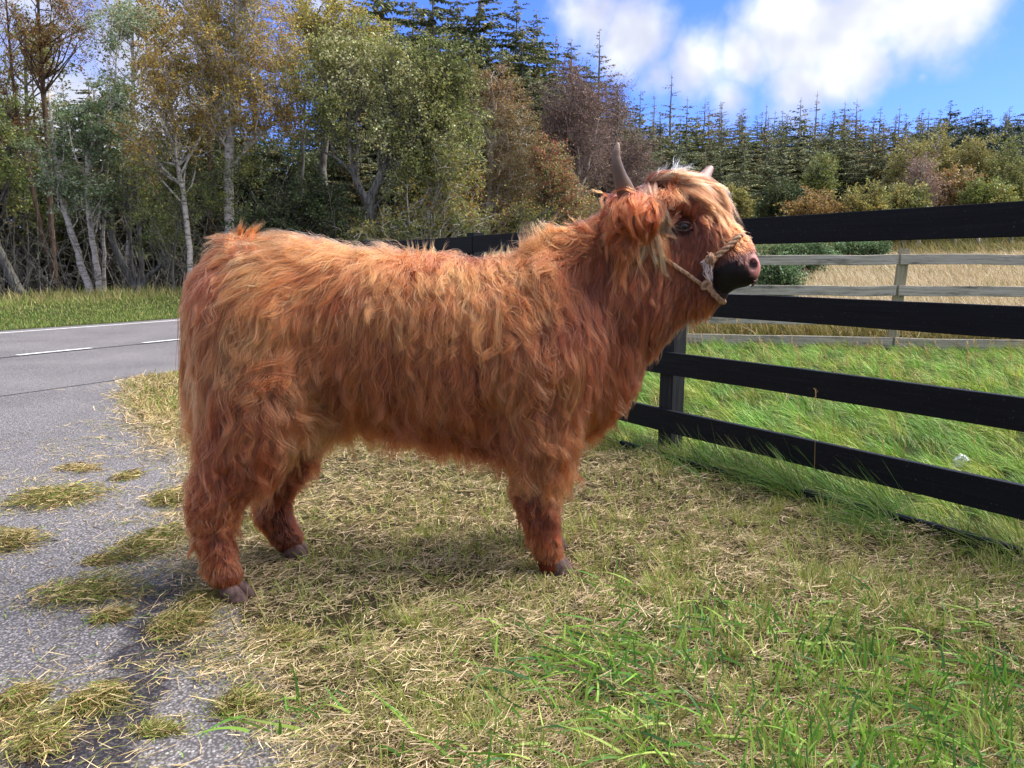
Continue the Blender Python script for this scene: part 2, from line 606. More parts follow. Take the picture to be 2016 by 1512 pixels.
# colours of the fur, by control points given along the flank (picture x, y):
# x, y, dx, dy, length px, wave, clump, r, g, b
RU = (146, 60, 27); DK = (94, 34, 16); OR = (176, 70, 30); SA = (206, 94, 46); BR = (118, 46, 21); TN = (168, 78, 39)  # SA: bleached hair of the back, with sunlight on its top put in
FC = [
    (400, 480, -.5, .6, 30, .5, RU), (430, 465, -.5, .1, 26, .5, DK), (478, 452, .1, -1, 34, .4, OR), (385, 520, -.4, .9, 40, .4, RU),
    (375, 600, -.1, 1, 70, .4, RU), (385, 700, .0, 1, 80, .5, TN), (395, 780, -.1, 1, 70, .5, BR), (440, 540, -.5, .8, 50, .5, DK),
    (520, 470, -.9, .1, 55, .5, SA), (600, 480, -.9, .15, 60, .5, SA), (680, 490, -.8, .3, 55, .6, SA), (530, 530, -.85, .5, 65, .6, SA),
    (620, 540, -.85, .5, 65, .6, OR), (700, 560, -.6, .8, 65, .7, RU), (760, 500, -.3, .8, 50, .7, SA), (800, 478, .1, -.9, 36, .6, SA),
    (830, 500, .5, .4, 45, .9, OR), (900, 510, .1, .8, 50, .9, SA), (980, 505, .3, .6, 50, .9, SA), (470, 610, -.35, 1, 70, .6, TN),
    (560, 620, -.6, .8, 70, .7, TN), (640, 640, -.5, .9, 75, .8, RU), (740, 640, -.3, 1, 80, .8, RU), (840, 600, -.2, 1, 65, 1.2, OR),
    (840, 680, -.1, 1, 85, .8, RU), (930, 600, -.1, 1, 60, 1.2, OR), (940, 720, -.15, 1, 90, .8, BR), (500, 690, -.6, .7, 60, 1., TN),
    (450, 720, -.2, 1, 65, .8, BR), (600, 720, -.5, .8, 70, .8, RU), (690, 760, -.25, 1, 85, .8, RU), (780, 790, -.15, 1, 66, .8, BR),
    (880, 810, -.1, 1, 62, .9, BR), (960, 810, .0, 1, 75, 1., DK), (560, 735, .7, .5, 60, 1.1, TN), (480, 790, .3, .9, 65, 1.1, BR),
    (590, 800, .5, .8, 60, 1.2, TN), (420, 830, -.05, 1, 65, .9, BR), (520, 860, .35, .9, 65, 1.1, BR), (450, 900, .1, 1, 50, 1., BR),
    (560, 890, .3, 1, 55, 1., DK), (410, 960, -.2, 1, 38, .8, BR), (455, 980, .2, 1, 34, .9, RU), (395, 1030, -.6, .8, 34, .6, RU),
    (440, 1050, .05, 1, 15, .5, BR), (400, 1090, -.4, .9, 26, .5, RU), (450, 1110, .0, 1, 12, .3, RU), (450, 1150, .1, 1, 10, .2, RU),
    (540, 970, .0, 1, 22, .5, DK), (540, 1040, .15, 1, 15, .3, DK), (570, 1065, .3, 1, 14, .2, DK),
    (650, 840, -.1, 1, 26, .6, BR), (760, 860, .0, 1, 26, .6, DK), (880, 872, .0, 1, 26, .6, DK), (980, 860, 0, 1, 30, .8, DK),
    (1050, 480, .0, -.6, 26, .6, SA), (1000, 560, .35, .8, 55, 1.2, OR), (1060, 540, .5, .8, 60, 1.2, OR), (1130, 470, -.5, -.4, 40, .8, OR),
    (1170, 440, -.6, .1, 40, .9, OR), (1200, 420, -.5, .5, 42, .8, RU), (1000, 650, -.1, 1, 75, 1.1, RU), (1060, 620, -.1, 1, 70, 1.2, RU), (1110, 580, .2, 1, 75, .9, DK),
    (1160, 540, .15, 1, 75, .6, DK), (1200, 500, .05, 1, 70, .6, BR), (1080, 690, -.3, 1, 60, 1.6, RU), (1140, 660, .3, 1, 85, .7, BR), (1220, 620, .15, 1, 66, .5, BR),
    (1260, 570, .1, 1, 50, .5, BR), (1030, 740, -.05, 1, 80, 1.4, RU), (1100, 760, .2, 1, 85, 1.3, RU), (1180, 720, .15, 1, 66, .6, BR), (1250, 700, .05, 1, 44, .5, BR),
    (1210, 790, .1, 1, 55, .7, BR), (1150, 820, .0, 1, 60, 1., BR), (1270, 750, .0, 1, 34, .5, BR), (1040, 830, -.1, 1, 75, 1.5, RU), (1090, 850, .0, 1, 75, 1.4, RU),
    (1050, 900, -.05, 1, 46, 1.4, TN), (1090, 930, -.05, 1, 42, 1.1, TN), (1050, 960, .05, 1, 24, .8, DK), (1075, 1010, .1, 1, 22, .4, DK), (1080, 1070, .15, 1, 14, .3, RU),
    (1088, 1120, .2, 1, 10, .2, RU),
    # head
    (1290, 380, -.3, .9, 45, .5, RU), (1240, 400, -.2, 1, 45, .6, RU), (1225, 450, .1, 1, 62, .5, RU), (1255, 480, .1, 1, 62, .5, RU), (1290, 500, .0, 1, 50, .4, BR),
    (1330, 400, -.1, -.8, 16, .2, BR), (1350, 380, .5, -.5, 22, .2, BR), (1350, 415, .1, -.8, 12, .1, DK), (1385, 400, .6, .2, 22, .2, RU), (1400, 430, .5, .8, 14, .1, DK), (1420, 430, .4, .8, 22, .1, RU),
    (1380, 450, .0, 1, 9, .1, (86, 34, 20)), (1345, 470, -.4, .8, 9, .1, DK), (1320, 440, -.6, .5, 14, .1, BR), (1400, 490, -.3, 1, 10, .1, BR), (1350, 510, -.3, 1, 15, .1, BR),
    (1320, 540, -.1, 1, 26, .2, BR), (1360, 570, .1, 1, 24, .2, BR), (1390, 590, .1, 1, 20, .2, RU), (1440, 470, .7, .5, 15, .1, RU), (1465, 482, .8, .4, 8, .1, BR),
    (1420, 530, -.3, 1, 7, .0, (14, 10, 11)), (1440, 520, -.2, 1, 6, .0, (12, 9, 10)), (1462, 505, .3, 1, 5, .0, (44, 20, 18)), (1418, 562, -.2, 1, 7, .0, (12, 9, 10)), (1435, 550, -.2, 1, 6, .0, (7, 6, 7)), (1465, 560, 0, 1, 4, .0, (12, 9, 10)), (1480, 500, .5, .8, 3, 0, (60, 30, 26)),
    (1290, 600, .1, 1, 45, .4, BR), (1340, 610, .1, 1, 32, .3, BR),
]
CXY = np.array([(c[0], c[1]) for c in FC], float)
CDIR = np.array([(c[2], c[3]) for c in FC], float)
CDIR /= np.linalg.norm(CDIR, axis=1)[:, None]
CLEN = np.array([c[4] for c in FC], float)
CWAV = np.array([c[5] for c in FC], float)
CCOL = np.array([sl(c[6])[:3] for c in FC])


def near_px(L):
    """picture coordinates of the mirrored near side, so both flanks are combed alike"""
    M = np.array(L, float)
    M[:, 1] = np.abs(M[:, 1])
    x, y, d = to_px(c2w(M))
    return x, y, d


def comb(L):
    x, y, dep = near_px(L)
    out = [[], [], [], []]
    for i in range(0, len(x), 20000):
        d2 = (x[i:i + 20000, None] - CXY[None, :, 0]) ** 2 + (y[i:i + 20000, None] - CXY[None, :, 1]) ** 2
        w = 1.0 / (d2 + 60.0) ** 1.6
        w /= w.sum(1, keepdims=True)
        out[0].append(w @ CDIR); out[1].append(w @ CLEN); out[2].append(w @ CWAV); out[3].append(w @ CCOL)
    D, Ln, Wv, Cc = [np.concatenate(o) for o in out]
    return D, Ln * dep / FPX, Wv, Cc


def sample_mesh(V, F, n, rng, weight=None):
    T = np.concatenate([F[:, [0, 1, 2]], F[:, [0, 2, 3]]])
    A, B, C = V[T[:, 0]], V[T[:, 1]], V[T[:, 2]]
    ar = np.linalg.norm(np.cross(B - A, C - A), axis=1)
    if weight is not None:
        ar = ar * weight((A + B + C) / 3)
    ti = rng.choice(len(T), n, p=ar / ar.sum())
    r1 = np.sqrt(rng.random(n)); r2 = rng.random(n)
    return A[ti] * (1 - r1)[:, None] + B[ti] * (r1 * (1 - r2))[:, None] + C[ti] * (r1 * r2)[:, None]


EYE = hit(1345, 446)
NOSE_C = Lp(1486, 526, .14)


def w_body(C):
    """roots per area: more on the side one sees, none on the muzzle, hoof ends and eye"""
    x, y, _ = to_px(c2w(C))
    w = np.where(C[:, 1] > -0.06, 1.0, 0.45)
    w *= np.where(C[:, 2] < 0.065, 0.0, 1.0)
    w *= np.where((x > 1466) & (y > 494) & (y < 550), 0.0, 1.0)
    w *= np.where(np.linalg.norm((C - EYE) * np.array([.8, .8, 1.0]), axis=1) < 0.027, 0.0, 1.0)
    w *= np.where((x > 1300) & (y < 600), 3.2, 1.0)
    w *= np.where(np.hypot((x - 1444) / 40, (y - 546) / 34) < 1, .0, 1.0)
    w *= np.where((y > 950) & (C[:, 2] < 0.35), 1.7, 1.0)
    return w


def vnoise(P, scale, seed):
    """cheap smooth vector noise from a few random plane waves"""
    r = np.random.default_rng(seed)
    out = np.zeros(P.shape)
    for k in range(7):
        w = r.normal(size=(3,)) * scale
        ph = r.random(3) * 6.28
        a = r.normal(size=3)
        out += np.sin((P @ w)[:, None] + ph[None]) * a[None] / 2.6
    return out


def grow(roots, seg, T, gseed, len_mul=1.0, lift=0.35, jitter=0.35, wavy=1.0, grav=0.5):
    """integrate strands over the skin; returns (n, seg+1, 3), colour, wave"""
    n = len(roots)
    r = np.random.default_rng(gseed)
    N = sdf_n(roots)
    D, Ln, Wv, Cc = comb(roots)
    d0 = np.stack([D[:, 0], np.zeros(n), -D[:, 1]], -1)
    nz = vnoise(roots, 7.0, 11) * 0.22 + vnoise(roots, 15.0, 12) * 0.15 * np.clip(Wv, .15, 1.4)[:, None]
    short = np.clip(Ln / 0.05, 0.15, 1)[:, None]
    d0 = d0 + nz * short
    d0 = d0 + r.normal(size=(n, 3)) * jitter * 0.35 * short
    Ln = Ln * len_mul * (0.7 + 0.6 * r.random(n)) * np.clip((roots[:, 2] + .01) / .16, .3, 1)
    hgt = r.random(n) ** 1.3 * T * np.clip(Ln / 0.09, 0.05, 1.2)
    P = np.zeros((n, seg + 1, 3))
    p = roots - N * 0.004
    P[:, 0] = p
    step = (Ln / seg)[:, None]
    d = None
    lf = lift * np.clip(Ln / 0.05, .25, 1.0)[:, None]
    for s in range(seg):
        t = (s + 1) / seg
        Nn = sdf_n(p)
        tan = d0 - (d0 * Nn).sum(1, keepdims=True) * Nn * 0.9
        tl = np.linalg.norm(tan, axis=1, keepdims=True)
        tan = tan / (tl + 0.05)
        g = np.zeros_like(tan); g[:, 2] = -grav * t * short[:, 0]
        want = tan + Nn * lf * (1 - t) * 1.4 + g + Nn * (1 - np.clip(tl, 0, 1)) * 0.6
        d = want if d is None else d * 0.45 + want * 0.55
        d = d / (np.linalg.norm(d, axis=1, keepdims=True) + 1e-9)
        p = p + d * step
        q = sdf(p)
        mc = 0.002 + hgt * (1 - (1 - t) ** 2)
        push = np.clip(mc - q, 0, 0.05)
        p = p + sdf_n(p) * push[:, None]
        P[:, s + 1] = p
    return P, Cc, Wv, N, Ln


def nearest(src, pts):
    kd = kdtree.KDTree(len(src))
    for i, c in enumerate(src):
        kd.insert(c, i)
    kd.balance()
    return np.array([kd.find(c)[1] for c in pts])


def hair_object(name, P, col, rroot, mat, taper=0.9):
    """P (n,k,3) world points"""
    n, k = P.shape[:2]
    cu = bpy.data.hair_curves.new(name)
    cu.add_curves([k] * n)
    cu.attributes['position'].data.foreach_set('vector', P.astype(np.float32).ravel())
    ra = cu.attributes.get('radius') or cu.attributes.new('radius', 'FLOAT', 'POINT')
    t = np.linspace(0, 1, k)
    prof = (1 - t ** 2.2 * taper)
    ra.data.foreach_set('value', (np.asarray(rroot)[:, None] * prof[None]).astype(np.float32).ravel())
    ca = cu.attributes.new('fcol', 'FLOAT_COLOR', 'CURVE')
    c4 = np.ones((n, 4), np.float32); c4[:, :3] = col
    ca.data.foreach_set('color', c4.ravel())
    cu.materials.append(mat)
    return link(bpy.data.objects.new(name, cu))


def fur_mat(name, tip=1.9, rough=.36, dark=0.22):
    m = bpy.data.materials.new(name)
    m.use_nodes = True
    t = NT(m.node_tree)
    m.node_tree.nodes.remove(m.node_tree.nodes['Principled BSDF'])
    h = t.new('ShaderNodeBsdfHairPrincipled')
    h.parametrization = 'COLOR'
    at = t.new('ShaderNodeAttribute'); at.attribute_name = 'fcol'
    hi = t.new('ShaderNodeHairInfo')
    f = t.maprange(hi.outputs['Intercept'], 0.0, 1.0, dark, tip)  # roots darkened: shade in the partings put into the hair colour
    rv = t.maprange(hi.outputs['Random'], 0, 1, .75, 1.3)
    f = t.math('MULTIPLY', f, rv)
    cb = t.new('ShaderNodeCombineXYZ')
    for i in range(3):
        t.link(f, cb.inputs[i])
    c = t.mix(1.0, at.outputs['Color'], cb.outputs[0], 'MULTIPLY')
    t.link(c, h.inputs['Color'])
    h.inputs['Roughness'].default_value = rough
    h.inputs['Radial Roughness'].default_value = .45
    h.inputs['Random Roughness'].default_value = .2
    h.inputs['Coat'].default_value = 0.0
    t.link(h.outputs[0], m.node_tree.nodes['Material Output'].inputs[0])
    return m


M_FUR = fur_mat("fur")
FURK = 1.0


def make_fur(name, nclump, nstr, seg, T, seed, len_mul=1.0, clump=.75, lift=.35, weight=w_body, rad=.00055, wamp=1.0, mat=None, grav=.5, tint=1.0):
    rng = np.random.default_rng(seed)
    nclump = int(nclump * FURK); nstr = int(nstr * FURK)
    CR = sample_mesh(BV, BF, nclump, rng, weight)
    SR = sample_mesh(BV, BF, nstr, rng, weight)
    CP, _, _, _, CL = grow(CR, seg, T, seed + 1, len_mul, lift, 0.4, grav=grav)
    SP, Cc, Wv, N, SLn = grow(SR, seg, T, seed + 2, len_mul, lift, 0.3, grav=grav)
    ci = nearest(CR, SR)
    t = np.linspace(0, 1, seg + 1)
    # lock-wise waves: each lock swings sideways as one
    L = CL[ci]
    ph = rng.random(nclump)[ci] * 6.28
    fr = (1.0 + 1.6 * rng.random(nclump))[ci]
    am = (0.3 + rng.random(nclump))[ci] * Wv * np.clip(L, 0, .12) * 0.11 * wamp
    dirs = CP[:, -1] - CP[:, 0]
    dirs /= np.linalg.norm(dirs, axis=1)[:, None] + 1e-9
    CN = sdf_n(CR)
    side = np.cross(dirs, CN)[ci]
    k = (t ** 1.25) * clump
    off = SR - CR[ci]
    cpath = CP[ci]
    kk = k[None, :, None] * ((0.75 + 0.35 * rng.random(nstr)) * np.clip((SLn - .012) / .035, .12, 1))[:, None, None]
    P = SP * (1 - kk) + (cpath + off[:, None] * 0.12) * kk
    wv = np.sin(fr[:, None] * 6.28 * t[None] + ph[:, None]) * t[None] * am[:, None]
    wv2 = np.cos(fr[:, None] * 5.3 * t[None] + ph[:, None] * 2) * t[None] * am[:, None] * .6
    P = P + side[:, None] * wv[..., None] + CN[ci][:, None] * wv2[..., None]
    # single-hair frizz
    ph2 = rng.random((nstr, 2)) * 6.28
    fz = np.clip(SLn, 0, .1) * 0.035 * (0.3 + Wv)
    P = P + side[:, None] * (np.sin(t[None] * 9 + ph2[:, :1]) * t[None] * fz[:, None])[..., None]
    q = sdf(P.reshape(-1, 3)).reshape(P.shape[:2])
    n2 = sdf_n(P.reshape(-1, 3)).reshape(P.shape)
    pu = np.clip(0.002 - q, 0, .03); pu[:, 0] = 0
    P += n2 * pu[..., None]
    P[..., 2] = np.maximum(P[..., 2], 0.040)
    cl = 0.58 + 0.62 * rng.random(nclump)[ci]
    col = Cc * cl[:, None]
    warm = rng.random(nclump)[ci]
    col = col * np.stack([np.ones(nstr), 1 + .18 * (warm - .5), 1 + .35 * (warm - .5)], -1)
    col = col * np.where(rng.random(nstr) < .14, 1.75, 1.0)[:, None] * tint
    r = rad * (0.7 + 0.6 * rng.random(nstr))
    return cow_part(hair_object(name, c2w(P), np.clip(col, 0.003, .9), r, mat or M_FUR))


# skin under the fur
mskin, t, b = material("cow_skin")
at = t.new('ShaderNodeAttribute'); at.attribute_name = 'skin'
geo = t.new('ShaderNodeTexCoord')
nn = t.noise(geo.outputs['Object'], 220, 3, .6)
t.link(t.mix(t.maprange(nn, .3, .7, .0, .35), at.outputs['Color'], (.02, .012, .01, 1)), b.inputs['Base Color'])
b.inputs['Roughness'].default_value = .48
b.inputs['Specular IOR Level'].default_value = .2
t.link(t.bump(nn, .5, .004), b.inputs['Normal'])
body = mesh_obj("body", c2w(BV), BF, mskin, None, True)
cow_part(body)
x, y, _ = to_px(c2w(BV))
_, _, _, bc = comb(BV)
sk = bc * 0.42
pink = np.clip(1 - np.hypot((x - 1500) / 34, (y - 520) / 33), 0, 1) * 3
pink = np.clip(pink, 0, 1)[:, None] * (BV[:, 1:2] > 0)
sk = sk * (1 - pink) + np.array(sl((196, 128, 118))[:3]) * pink
blk = np.clip(1 - np.hypot((x - 1446) / 46, (y - 552) / 40), 0, 1)[:, None] * 3
blk = np.clip(blk, 0, 1)
sk = sk * (1 - blk) + np.array([.005, .004, .005]) * blk
dn = np.linalg.norm(BV - NOSTRIL, axis=1)
inn = np.clip((0.023 - dn) / 0.006, 0, 1)[:, None]  # inside of the nostril: shade of the hollow put into the colour
sk = sk * (1 - inn) + np.array([.03, .012, .012]) * inn
set_color(body.data, 'skin', sk)

make_fur("undercoat", 7000, 130000, 6, .018, 21, .75, .55, .28, rad=.0006, tint=.45)  # dark tint puts the shade between locks into the undercoat's colour
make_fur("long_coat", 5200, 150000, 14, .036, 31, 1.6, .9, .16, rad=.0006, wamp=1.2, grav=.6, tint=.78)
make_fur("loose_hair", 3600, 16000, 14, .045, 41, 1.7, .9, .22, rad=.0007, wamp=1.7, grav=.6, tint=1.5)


# ------------------------------------------------------------------ locks laid by hand
def spline(P, n):
    P = np.asarray(P, float)
    Q = np.vstack([2 * P[0] - P[1], P, 2 * P[-1] - P[-2]])
    m = len(P) - 1
    t = np.linspace(0, m - 1e-6, n)
    i = t.astype(int); f = (t - i)[:, None]
    a, b_, c, d = Q[i], Q[i + 1], Q[i + 2], Q[i + 3]
    return 0.5 * (2 * b_ + (c - a) * f + (2 * a - 5 * b_ + 4 * c - d) * f ** 2 + (3 * b_ - a - 3 * c + d) * f ** 3)


LK_P, LK_C, LK_R = [], [], []
LSEG = 15


def locks(A, B, n, per, off=(.006, .02), root=.012, tip=.003, col=(200, 120, 70), cvar=.25, wave=.006, lenv=(.7, 1.05), rad=.0005, seed=1, curl=0.0, dev=9, start=.1):
    """n locks spread between the picture paths A and B, lying on the coat; per hairs in each lock"""
    rng = np.random.default_rng(seed)
    A = spline(A, 24); B = spline(B, 24)
    c0 = np.array(sl(col)[:3])
    for i in range(n):
        w = rng.random()
        path = A * (1 - w) + B * w
        m = rng.uniform(*lenv)
        s0 = rng.random() * start
        ti = np.linspace(s0, min(m, 1.0), LSEG) * 23
        k = np.clip(ti.astype(int), 0, 22); f = (ti - k)[:, None]
        px = path[k] * (1 - f) + path[k + 1] * f
        px = px + vnoise(np.c_[px * .02, np.full(LSEG, i * 1.7)], 1.2, seed + 5)[:, :2] * 12 * np.linspace(0, 1, LSEG)[:, None]
        px = px + rng.normal(size=2)[None] * dev * (np.linspace(0, 1, LSEG) ** 1.3)[:, None]
        H = hit(px[:, 0], px[:, 1])
        # smooth the depth along the lock
        for _ in range(3):
            H[1:-1] = (H[:-2] + 2 * H[1:-1] + H[2:]) / 4
        N = sdf_n(H)
        o = rng.uniform(*off)
        t = np.linspace(0, 1, LSEG)
        C = H + N * (o * (0.4 + 0.6 * np.sin(np.pi * np.clip(t * 1.1, 0, 1))))[:, None]
        T = np.gradient(C, axis=0); T /= np.linalg.norm(T, axis=1)[:, None] + 1e-9
        S = np.cross(T, N)
        ph = rng.random() * 6.28; fr = rng.uniform(.8, 1.8)
        wv = np.sin(t * 6.28 * fr + ph) * t * wave * rng.uniform(.4, 1.4)
        C = C + S * wv[:, None] + N * (np.cos(t * 6.28 * fr + ph) * t * wave * .5)[:, None]
        if curl:
            ra = curl * t ** 1.5
            C = C + S * (ra * np.cos(t * 9 + ph))[:, None] + np.array([0, 0, 1.0]) * (ra * np.sin(t * 9 + ph))[:, None]
        oo = rng.normal(size=(per, 1, 2)) * .5
        sp = (root * (1 - t) + tip * t)[None, :, None]
        P = C[None] + (S[None] * oo[..., :1] + N[None] * np.abs(oo[..., 1:])) * sp
        P = P + (rng.normal(size=(per, 1, 3)) * .004) * (t ** 2)[None, :, None]
        cut = rng.uniform(.75, 1.0, per)
        # shorten by resampling
        idx = cut[:, None] * t[None] * (LSEG - 1)
        ii = np.clip(idx.astype(int), 0, LSEG - 2); ff = (idx - ii)[..., None]
        P = np.take_along_axis(P, ii[..., None], 1) * (1 - ff) + np.take_along_axis(P, ii[..., None] + 1, 1) * ff
        LK_P.append(P)
        LK_C.append(c0[None] * (1 + rng.uniform(-cvar, cvar)) * (1 + rng.normal(size=(per, 1)) * .12))
        LK_R.append(rad * rng.uniform(.7, 1.3, per))


def flush_locks(name, mat=None):
    P = np.concatenate(LK_P); C = np.clip(np.concatenate(LK_C), .003, .9); R = np.concatenate(LK_R)
    LK_P.clear(); LK_C.clear(); LK_R.clear()
    return cow_part(hair_object(name, c2w(P), C, R, mat or M_FUR))


# forelock: sweeping over the brow, and the pale locks falling behind the eye
locks([(1280, 350), (1335, 342), (1388, 364), (1420, 396), (1438, 438), (1454, 470)], [(1268, 366), (1318, 372), (1366, 390), (1402, 418), (1426, 448), (1444, 474)], 190, 18,
      (.002, .028), .012, .003, (160, 70, 38), .45, .012, (.55, 1.02), seed=101, dev=5)
locks([(1290, 350), (1338, 345), (1384, 366), (1414, 395), (1430, 420)], [(1275, 356), (1325, 352), (1375, 372), (1410, 402), (1430, 432)], 44, 9,
      (.012, .036), .010, .002, (204, 110, 72), .3, .014, (.5, 1.0), seed=102)
locks([(1258, 366), (1264, 392), (1284, 432), (1306, 476), (1314, 528)], [(1292, 356), (1297, 382), (1300, 415), (1309, 452), (1314, 495)], 34, 16,
      (.014, .034), .008, .0015, (230, 136, 100), .25, .012, (.7, 1.05), seed=103, dev=5)
locks([(1262, 372), (1292, 352), (1306, 336), (1300, 322)], [(1300, 358), (1330, 345), (1352, 336), (1372, 345)], 34, 7,
      (.01, .03), .010, .004, (230, 146, 104), .2, .010, (.6, 1.0), seed=104)
locks([(1300, 352), (1335, 368), (1372, 384), (1376, 396)], [(1300, 362), (1322, 392), (1322, 396), (1310, 410)], 12, 18,
      (.01, .024), .012, .003, (150, 62, 26), .25, .006, (.6, 1.0), seed=105)
# ear tassels
locks([(1262, 384), (1218, 404), (1204, 450), (1208, 505), (1230, 575)], [(1290, 388), (1282, 430), (1292, 480), (1300, 530), (1290, 590)], 190, 18,
      (.004, .055), .013, .003, (146, 54, 20), .6, .020, (.3, .85), seed=106, dev=26, start=.4)
locks([(1262, 400), (1250, 450), (1262, 500), (1240, 540), (1228, 560)], [(1285, 400), (1292, 460), (1296, 515), (1312, 540), (1325, 540)], 16, 14,
      (.03, .05), .008, .002, (214, 122, 72), .2, .010, (.75, 1.05), seed=107, curl=.006)
# tufts: crest, withers, loin, tail head
locks([(1195, 470), (1162, 462), (1132, 450), (1114, 432)], [(1185, 505), (1150, 502), (1122, 486), (1105, 470)], 36, 20,
      (.0, .03), .016, .004, (140, 56, 22), .4, .010, (.6, 1.0), seed=108)
locks([(800, 545), (804, 515), (798, 486), (784, 466)], [(850, 548), (860, 520), (868, 492), (885, 470)], 24, 14,
      (.0, .02), .022, .006, (176, 78, 34), .35, .010, (.4, .95), seed=109)
locks([(468, 540), (456, 502), (458, 470), (478, 440)], [(520, 530), (505, 492), (508, 466), (530, 446)], 46, 30,
      (.0, .02), .018, .004, (140, 56, 22), .35, .008, (.5, 1.0), seed=110)
locks([(930, 550), (945, 525), (956, 502), (962, 484)], [(1105, 530), (1102, 505), (1096, 480), (1086, 458)], 60, 8,
      (.0, .02), .020, .006, (186, 84, 38), .35, .014, (.4, 1.0), seed=111)
# stifle swirl and the long curls over the fore leg
locks([(460, 735), (520, 712), (570, 716), (600, 740), (612, 765)], [(450, 800), (500, 790), (550, 780), (590, 795), (596, 825)], 34, 14,
      (.012, .045), .022, .004, (150, 58, 24), .5, .018, (.3, .9), seed=112, dev=24, start=.5)
locks([(960, 660), (955, 720), (958, 790), (975, 840), (1000, 880)], [(1130, 660), (1140, 730), (1120, 800), (1105, 850), (1090, 910)], 90, 5,
      (.02, .05), .012, .002, (188, 92, 44), .35, .016, (.5, 1.05), seed=113, curl=.011)
locks([(1020, 800), (1012, 870), (1020, 930), (1032, 970)], [(1110, 800), (1115, 880), (1108, 940), (1090, 985)], 80, 6,
      (.012, .035), .012, .002, (184, 88, 42), .35, .012, (.5, 1.05), seed=114, curl=.006)
# long wavy guard hairs over flank and thigh
locks([(500, 600), (480, 680), (450, 740), (430, 800)], [(1000, 560), (990, 660), (985, 760), (980, 850)], 160, 7,
      (.015, .045), .014, .002, (186, 90, 44), .35, .014, (.25, .8), seed=115, curl=.003)
locks([(470, 800), (440, 860), (420, 920), (400, 980)], [(590, 790), (570, 850), (540, 900), (500, 950)], 60, 8,
      (.012, .035), .014, .002, (170, 80, 38), .35, .014, (.4, 1.0), seed=116)
flush_locks("long_locks")
# tail switch
locks([(385, 540), (374, 650), (378, 760), (374, 850), (368, 905)], [(425, 530), (420, 660), (412, 780), (400, 880), (386, 940)], 80, 22,
      (.004, .03), .020, .005, (150, 62, 28), .4, .012, (.6, 1.0), seed=120)
flush_locks("tail_switch")

# ------------------------------------------------------------------ horns
def horn_mat(name, a, b_, c_):
    m, t, b = material(name)
    g = t.new('ShaderNodeTexCoord')
    at = t.new('ShaderNodeAttribute'); at.attribute_name = 'along'
    n1 = t.noise(g.outputs['Object'], 60, 3, .6)
    f = t.math('ADD', at.outputs['Fac'], t.math('MULTIPLY', t.math('SUBTRACT', n1, .5), .35))
    t.link(t.ramp(f, [(0.0, a), (.6, b_), (1.0, c_)]), b.inputs['Base Color'])
    b.inputs['Roughness'].default_value = .42
    wv = t.new('ShaderNodeTexNoise'); wv.inputs['Scale'].default_value = 160
    t.link(g.outputs['Object'], wv.inputs['Vector'])
    t.link(t.bump(wv.outputs[0], .25, .002), b.inputs['Normal'])
    return m


def horn(pts, mat, label):
    L = np.array([Lp(p[0], p[1], p[2]) for p in pts])
    R = np.array([pxr(p[3], l) for p, l in zip(pts, L)])
    S = spline(L, 26)
    r = spline(R[:, None], 26)[:, 0]
    r[-3:] *= np.array([.92, .75, .42])
    V, F = tube(c2w(S), r, 18)
    o = mesh_obj("horn", V, F, mat, None, True)
    a = o.data.attributes.new('along', 'FLOAT', 'POINT')
    al = np.concatenate([np.repeat(np.linspace(0, 1, 26), 18), [0, 1]])
    a.data.foreach_set('value', al.astype(np.float32))
    o['label'] = label
    return cow_part(o)


horn([(1240, 398, .09, 20), (1229, 370, .14, 17.5), (1219, 342, .17, 13), (1213, 310, .185, 9), (1217, 281, .185, 5)],
     horn_mat("horn_grey", sl((128, 106, 92)), sl((104, 88, 78)), sl((140, 118, 102))), "grey upright horn curving to a blunt tip")
horn([(1366, 384, -.05, 16), (1382, 356, -.10, 14), (1394, 338, -.13, 9), (1402, 328, -.14, 5)],
     horn_mat("horn_pale", sl((150, 120, 108)), sl((158, 128, 118)), sl((166, 138, 128))), "pale pinkish horn half hidden by the forelock")

# ------------------------------------------------------------------ eye
NE = sdf_n(EYE)
NE = NE / np.linalg.norm(NE)
EC = EYE - NE * .006
er = .0215
us, vs_ = np.meshgrid(np.linspace(0, 2 * np.pi, 28, endpoint=False), np.linspace(0, np.pi, 18))
e1 = np.cross(NE, [0, 0, 1.0]); e1 /= np.linalg.norm(e1)
e2 = np.cross(NE, e1)
V = EC + er * (np.cos(vs_)[..., None] * NE + np.sin(vs_)[..., None] * (np.cos(us)[..., None] * e1 + np.sin(us)[..., None] * e2))
i = np.arange(17)[:, None] * 28; j = np.arange(28)[None]; k = (j + 1) % 28
F = np.stack([i + j, i + k, i + 28 + k, i + 28 + j], -1).reshape(-1, 4)
meye, t, b = material("eyeball")
at = t.new('ShaderNodeAttribute'); at.attribute_name = 'ang'
t.link(t.ramp(at.outputs['Fac'], [(0.0, (.004, .004, .006)), (.26, (.005, .005, .008)), (.32, (.05, .03, .022)), (.5, (.035, .02, .015)), (.56, (.10, .07, .06)), (.7, (.12, .07, .06))]), b.inputs['Base Color'])
b.inputs['Roughness'].default_value = .04
b.inputs['Coat Weight'].default_value = 0.0
b.inputs['Specular IOR Level'].default_value = .4
eye = mesh_obj("eye", c2w(V.reshape(-1, 3)), F, meye, None, True)
a = eye.data.attributes.new('ang', 'FLOAT', 'POINT')
a.data.foreach_set('value', (vs_.ravel() / (np.pi / 2)).astype(np.float32))
cow_part(eye)
mlid = simple_mat("eyelid", sl((62, 34, 28)), .45, .5)
ml = MB()
hv = np.array([0, 0, 1.0]) - NE * NE[2]; hv /= np.linalg.norm(hv)
hs = np.cross(hv, NE); hs /= np.linalg.norm(hs)
